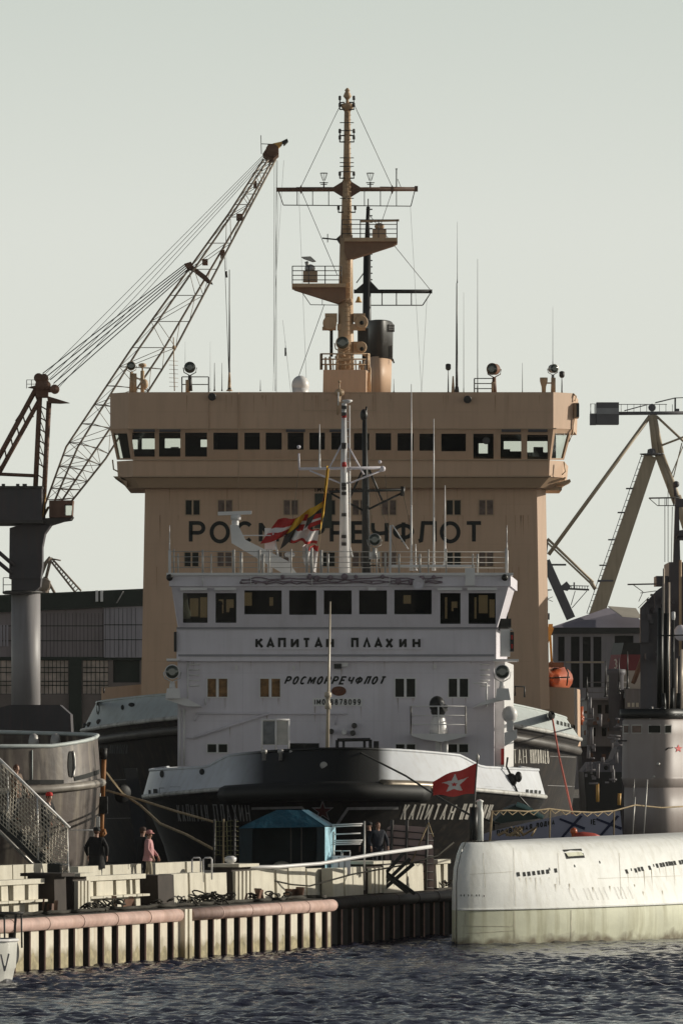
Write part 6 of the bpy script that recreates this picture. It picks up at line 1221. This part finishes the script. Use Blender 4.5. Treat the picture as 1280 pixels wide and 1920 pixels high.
mb.box(P(1135,1089,D)+Vector((0,.8,0)), (1.55,2,.18)); obj('leg_ladder', mb, m_cg2, c3)
mb = MB(); mb.lathe(P(1222,852,D), [(.9,-.1),(1.25,.0),(1.25,.08),(.5,.12),(.45,.5),(.2,.6)], n=16); obj('leg_head', mb, m_cg2, c3)
mb = MB(); mb.pbar((1220,778),(1229,850),D,.3,r2=.35,n=8); mb.pbar((1226,778),(1240,850),D,.25,n=8); mb.pbar((1218,780),(1028,1040),D,.2,n=8); mb.pbar((1230,780),(1300,845),D,.14); mb.pbar((1232,838),(1300,812),D,.12); mb.pbar((1278,830),(1262,895),D,.06); mb.pbar((1283,830),(1256,895),D,.06)
mb.pbar((1233,852),(1268,945),D,.35,n=8); mb.pbar((1240,852),(1290,985),D,.28,n=8); mb.pbar((1268,930),(1290,1000),D,.5); obj('arm_braces', mb, m_cr, c3)
mb = MB(); mb.pbar((1160,775),(1290,774),D,.2); mb.pbar((1160,758),(1250,758),D,.04); mb.pbar((1170,770),(1215,758),D,.06); mb.pbar((1228,755),(1265,746),D,.07); mb.pbar((1265,746),(1290,745),D,.05); mb.pbox(1264,745,1267,775,D,.3); mb.pbox(1266,766,1273,775,D,.5)
for x in range(1164,1262,12): mb.pbar((x,775),(x,758),D,.03)
mb.lathe(P(1222,764,D), [(.3,-.4),(.4,0),(.3,.4)], (0,1,0), 12); obj('counter_arm', mb, m_cg2, c3)
mb = MB(); mb.pbox(1118,754,1160,795,D-.8,2); o = obj('counterweight', mb, m_cg2, c3); obj('weight_band', MB().pbox(1118,765,1160,776,D-.9,.1), M('weight_band_grey', (.30,.30,.31), .6, .1, 1), o); mb = MB(); mb.pbox(1106,775,1117,796,D-.5,1.4); mb.path([P(1107,775,D),P(1107,757,D),P(1115,757,D),P(1115,775,D)], .06); obj('weight_cage', mb, m_cg2, c3)
D = 700.0; c4 = thing('slate_crane', 'dark inclined lattice crane right beside the beige tower, behind the lifeboat', 'crane', P(1060,1200,D)); mb = MB(); mb.beam(P(1022,1052,D), P(1070,1160,D), .55, 1); mb.pbar((1025,1050),(1013,1110),D,.15); mb.ppoly([(1012,1055),(1018,1010),(1028,1012),(1024,1050)], D, .5); mb.pbox(1016,1050,1030,1062,D,1); mb.ppoly([(1052,1098),(1062,1090),(1070,1100),(1064,1108),(1054,1106)], D-.3, 1); obj('jib_leg', mb, m_cg2, c4)
mb = MB(); mb.pbar((1026,1010),(1112,1092),D,.16); mb.pbar((1022,1014),(1105,1092),D,.12); mb.pbar((1105,1088),(1116,1105),D,.25); obj('tie_rods', mb, m_cr, c4)
obj('upper_gallery', MB().pbar((1026,1059),(1061,1059),D,.12), m_cg2, c4); mb = MB(); mb.pbar((1064,1104),(1104,1106),D,.12); mb.pbar((1064,1098),(1104,1099),D,.05); mb.pbar((1078,1108),(1070,1135),D,.05); mb.pbar((1100,1108),(1072,1140),D,.05); mb.pbar((1076,1092),(1076,1106),D,.1)
for x in range(1066,1104,5): mb.pbar((x,1099),(x,1106),D,.04)
obj('walkway', mb, m_cg2, c4); mb = MB(); mb.pbar((1024,1180),(1024,1105),D-5,.18,n=5); mb.pbar((1020,1107),(1034,1106),D-5,.08); mb.pbar((1016,1120),(1036,1128),D-5,.04); mb.pbar((1016,1128),(1036,1119),D-5,.04); mb.pbox(1020,1150,1030,1162,D-5,.6); obj('signal_pole', mb, m_cg2, c4)
# ------------------------------------------------------------ right side: hall, ships
D = 600.0; hb_ = thing('hip_roof_building', 'slate hip roofed building with tall windows under the right crane', 'building', P(1120,1480,D)); z = lambda x, y, d: P(x, y, D)+Vector((0,d,0))
mb = MB(); a, b, c, d_ = z(1030,1177,-.6), z(1210,1177,-.6), z(1210,1177,12), z(1030,1177,12); e1, e2 = z(1142,1138,5), z(1190,1141,6); mb.poly([a,b,e2,e1]); mb.poly([b,c,e2]); mb.poly([c,d_,e1,e2]); mb.poly([d_,a,e1]); obj('roof', mb, M('slate_roof', (.22,.20,.235), .7, .12, .3), hb_)
mb = MB(); mb.prism([z(1142,1137,3),z(1195,1141,3),z(1202,1160,-.9),z(1165,1157,-.9)], (0,.3,.1)); obj('sunlit_roof_slope', mb, M('sunlit_roof_tone', (.50,.45,.37), .7, .15, .5), hb_)  # hip overlaid in a paler colour that stands in for sunlight
obj('eaves_band', MB().pbox(1032,1177,1208,1188,D-.5,10), m_black, hb_); m_hw = M('grey_render', (.27,.255,.265), .8, .12, .3, streak=.3, dirt=(.11,.10,.10)); WW = [(1046,1194,1058,1240),(1070,1194,1086,1240),(1092,1194,1107,1240),(1112,1194,1127,1240),(1152,1192,1187,1215),(1070,1244,1086,1290),(1092,1244,1107,1290),(1112,1244,1127,1290)]
obj('wall', MB().pwall(1036,1206,1188,1480,D,D,WW,.35), m_hw, hb_)
for w_ in WW: o = obj('window', MB().pbox(w_[0],w_[1],w_[2],w_[3],D+.3,.05), m_dark, hb_)
obj('floor_ledge', MB().pbox(1060,1240.5,1132,1243,D-.15,.15), m_cr, hb_)
# funnel ship
D = 420.0; fs = thing('funnel_ship', 'moored ship with a black, red and cream funnel behind the submarine tower', 'ship', P(1180,1560,D)); FP = lambda x, y, d=0: P(x, y, D)+Vector((0,d,0))
def fun(y0, y1, xl0, xl1, mat, xr=1226):
    w0 = [FP(xl0+17,y0,-1.5),FP(xr-8,y0,-1.2),FP(xr,y0,0),FP(xr,y0,3),FP(xl0+6,y0,3),FP(xl0,y0,.3)]; w1 = [FP(xl1+17,y1,-1.5),FP(xr-6,y1,-1.2),FP(xr+1,y1,0),FP(xr+1,y1,3),FP(xl1+6,y1,3),FP(xl1,y1,.3)]
    zz0 = FP(0,y0).z; zz1 = FP(0,y1).z
    return MB().loft([[Vector((p.x,p.y,zz1)) for p in w1],[Vector((p.x,p.y,zz0)) for p in w0]], True, False, True)
of = obj('funnel', fun(1258,1292,1140,1136,None), M('funnel_cream', (.48,.42,.35), .5, .1, .8), fs); obj('funnel_red_band', fun(1228,1258,1145,1140,None), M('maroon_funnel_band', (.20,.04,.045), .6, .15, 1), of); obj('funnel_black_top', fun(1206,1228,1150,1145,None), m_black, of)
mb = MB(); letters(mb, [('3',1150,1157)], 1236, 1254, 1.3, flat(D-1.3)); obj('funnel_mark', mb, m_lettw, of)
m_fs = M('pale_ship_paint', (.22,.205,.205), .55, .1, .5, streak=.4, dirt=(.13,.10,.09))
mb = MB(); mb.pbox(1172,1292,1290,1332,D-4,10); o = obj('deckhouse', mb, m_fs, fs)
for x in (1176,1184,1192): obj('window', MB().pbox(x,1318,x+5,1326,D-4.06,.05), m_conc, o)
mb = MB(); mb.pbox(1100,1312,1180,1400,D-2,9); mb.pbox(1096,1309,1182,1313,D-3,11); mb.pbox(1098,1355,1176,1359,D-3,11); obj('lower_deckhouse', mb, m_fs, fs)
for x0, x1, y0 in ((1120,1127,1322),(1134,1141,1322),(1110,1116,1365),(1128,1136,1365),(1148,1155,1322)): obj('window', MB().pbox(x0,y0,x1,y0+16,D-2.05,.04), m_dark, fs)
mb = MB(); mb.lathe(FP(1151,1308,-3), [(.5,-2.2),(.5,1.4),(.62,1.5),(.62,1.8),(.2,1.85)], n=14); obj('ventilator', mb, m_cg2, fs)
rails(fs, [FP(1098,1309,-3), FP(1172,1309,-3)], 1.0, m_fs, 'deck_railing', 3, r=.03)
mb = MB(); mb.pbar((1186,1282),(1236,1146),D-4.5,.16); mb.pbar((1190,1280),(1238,1160),D-4.5,.06); obj('cargo_boom', mb, m_rust, fs)
mb = MB(); mb.prism([P(1098,1600,D),P(1290,1600,D),P(1290,1400,D),P(1090,1400,D)], (0,8,0)); obj('hull', mb, m_cgrey, fs); mb = MB(); q = random.Random(2)
for i in range(26): x, y = q.uniform(1092,1172), q.uniform(1330,1440); mb.pbox(x,y,x+q.uniform(2,9),y+q.uniform(2,12),D-3.4+q.uniform(-.4,.4),.3)
obj('deck_machinery', mb, m_rust, fs)['kind'] = 'stuff'
mb = MB(); mb.pbar((1082,1330),(1084,1302),D-20,.14); mb.sph(P(1085,1346,D-20), .25, (1.4,1,.7)); mb.pbar((1090,1325),(1089,1360),D-20,.12); mb.lathe(P(1086,1352,D-20), [(.05,-.2),(.3,0),(.2,.3)], n=8); obj('deck_lamp', mb, m_orange, fs)
# grey ship's bow between
D = 330.0; gb = thing('grey_launch', 'slate grey launch with flared bow between icebreaker hull and submarine tower', 'boat', P(1130,1560,D)); mb = MB(); mb.prism([P(1092,1448,D),P(1165,1448,D),P(1165,1385,D),P(1158,1398,D),P(1148,1424,D),P(1140,1429,D),P(1105,1430,D)], (0,6,0)); obj('bow_plating', mb, m_cg2, gb); mb = MB(); mb.prism([P(1100,1530,D),P(1165,1530,D),P(1165,1448,D),P(1094,1448,D)], (0,6,0)); obj('hull', mb, m_black, gb); mb = MB(); mb.sph(P(1136,1440,D-.05), .12, (1,.4,1)); obj('hawse_hole', mb, m_dark, gb)
mb = MB(); mb.pbar((1119,1504),(1119,1470),D-3,.07); mb.pbar((1121,1504),(1121,1470),D-3,.05); mb.pbar((1160,1510),(1161,1488),D-3,.1); obj('timber_posts', mb, m_yellow, gb)
# more of the harbour clutter on the funnel ship
mb = MB(); q = random.Random(41)
for i in range(40):
    x = q.uniform(1094,1175); y = q.uniform(1330,1470); k = q.random()
    if k < .45: mb.pbar((x,y),(x+q.uniform(-1,1),y-q.uniform(8,34)),D-3.6,q.uniform(.04,.1),n=5)
    elif k < .75: mb.pbar((x,y),(x+q.uniform(6,22),y+q.uniform(-2,2)),D-3.7,.05,n=5)
    else: mb.pbox(x,y,x+q.uniform(3,8),y+q.uniform(3,7),D-3.8,.3)
obj('deck_clutter', mb, m_fs, fs)['kind'] = 'stuff'
for i, (x, y) in enumerate(((1135,1295),(1160,1290),(1176,1280),(1100,1300))): whip(fs, x, y-q.uniform(20,60), y+12, D-3, .05)
# warship at the right edge
D = 380.0; ws = thing('grey_warship', 'dark warship superstructure with stepped mast at the right edge of the harbour', 'warship', P(1260,1560,D)); m_ws = M('warship_grey', (.085,.078,.085), .55, .2, .4, streak=.4, dirt=(.11,.08,.07))
mb = MB(); mb.ppoly([(1200,1600),(1350,1600),(1350,1095),(1248,1095),(1230,1108),(1200,1140)], D, (.6,9,0)); obj('superstructure', mb, m_ws, ws); mb = MB(); mb.ppoly([(1254,1095),(1350,1095),(1350,1054),(1254,1054)], D+.5, 6); mb.pbox(1230,1080,1252,1098,D+1,3); obj('upper_house', mb, m_ws, ws)
mb = MB(); mb.ppoly([(1262,1054),(1275,1054),(1272,930),(1266,930)], D+2, .6); mb.pbox(1266,935,1282,950,D+1.8,1); mb.pbox(1268,1005,1300,1012,D+1.5,1.5); mb.ppoly([(1268,1010),(1300,1000),(1300,992),(1275,994)], D+1.5, 1); mb.pbar((1266,930),(1264,905),D+2,.1); mb.sph(P(1267,908,D+2), .2); om = obj('lattice_mast', mb, m_ws, ws)
mb = MB(); mb.pbar((1216,934),(1275,933),D+2,.05); mb.pbar((1232,948),(1266,948),D+2,.03); mb.pbar((1216,934),(1232,948),D+2,.025); mb.pbar((1176,1096),(1232,1095),D+2,.05); mb.pbar((1186,1096),(1205,1110),D+2,.025); mb.pbar((1200,1112),(1230,1108),D+2,.025)
for x in (1235,1249,1262): mb.pbar((x,934),(x,948),D+2,.025)
for a, b in (((1246,934),(1246,1054)),((1252,1054),(1252,900)),((1258,1054),(1260,950)),((1216,1120),(1196,1140)),((1205,1110),(1197,1128))): mb.pbar(a, b, D+2, .02, n=4)
obj('aerial_yards', mb, m_dsteel, om)
mb = MB(); q = random.Random(11)
for i in range(34): x, y = q.uniform(1206,1290), q.uniform(1112,1230); mb.pbox(x,y,x+q.uniform(2,8),y+q.uniform(3,14),D-.8+q.uniform(-.5,.3),.5)
mb.pbox(1200,1140,1216,1205,D-.7,.6); obj('deck_fittings', mb, m_ws, ws)['kind'] = 'stuff'; obj('satellite_dome', MB().sph(P(1276,1187,D-3), .42, (1,1,1.15)), m_white, ws)
mb = MB()
for x, y0, y1 in ((1275,1050,1230),(1284,1080,1240)): mb.pbar((x,y0),(x,y1),D-1.5,.09)
obj('ladder_pipes', mb, m_tan, ws)

# ------------------------------------------------------------ thin harbour haze
mb = MB().box((0, 1245, 22), (2460, 2780, 64)); hm_ = bpy.data.materials.new('harbour_haze'); hm_.use_nodes = True; hn_ = hm_.node_tree.nodes; hn_.clear()
pv = hn_.new('ShaderNodeVolumePrincipled'); pv.inputs['Color'].default_value = (.86,.86,.84,1); pv.inputs['Density'].default_value = .00003; pv.inputs['Anisotropy'].default_value = .2
ou = hn_.new('ShaderNodeOutputMaterial'); hm_.node_tree.links.new(pv.outputs[0], ou.inputs['Volume'])
struct(obj('haze', mb, hm_), 'stuff')
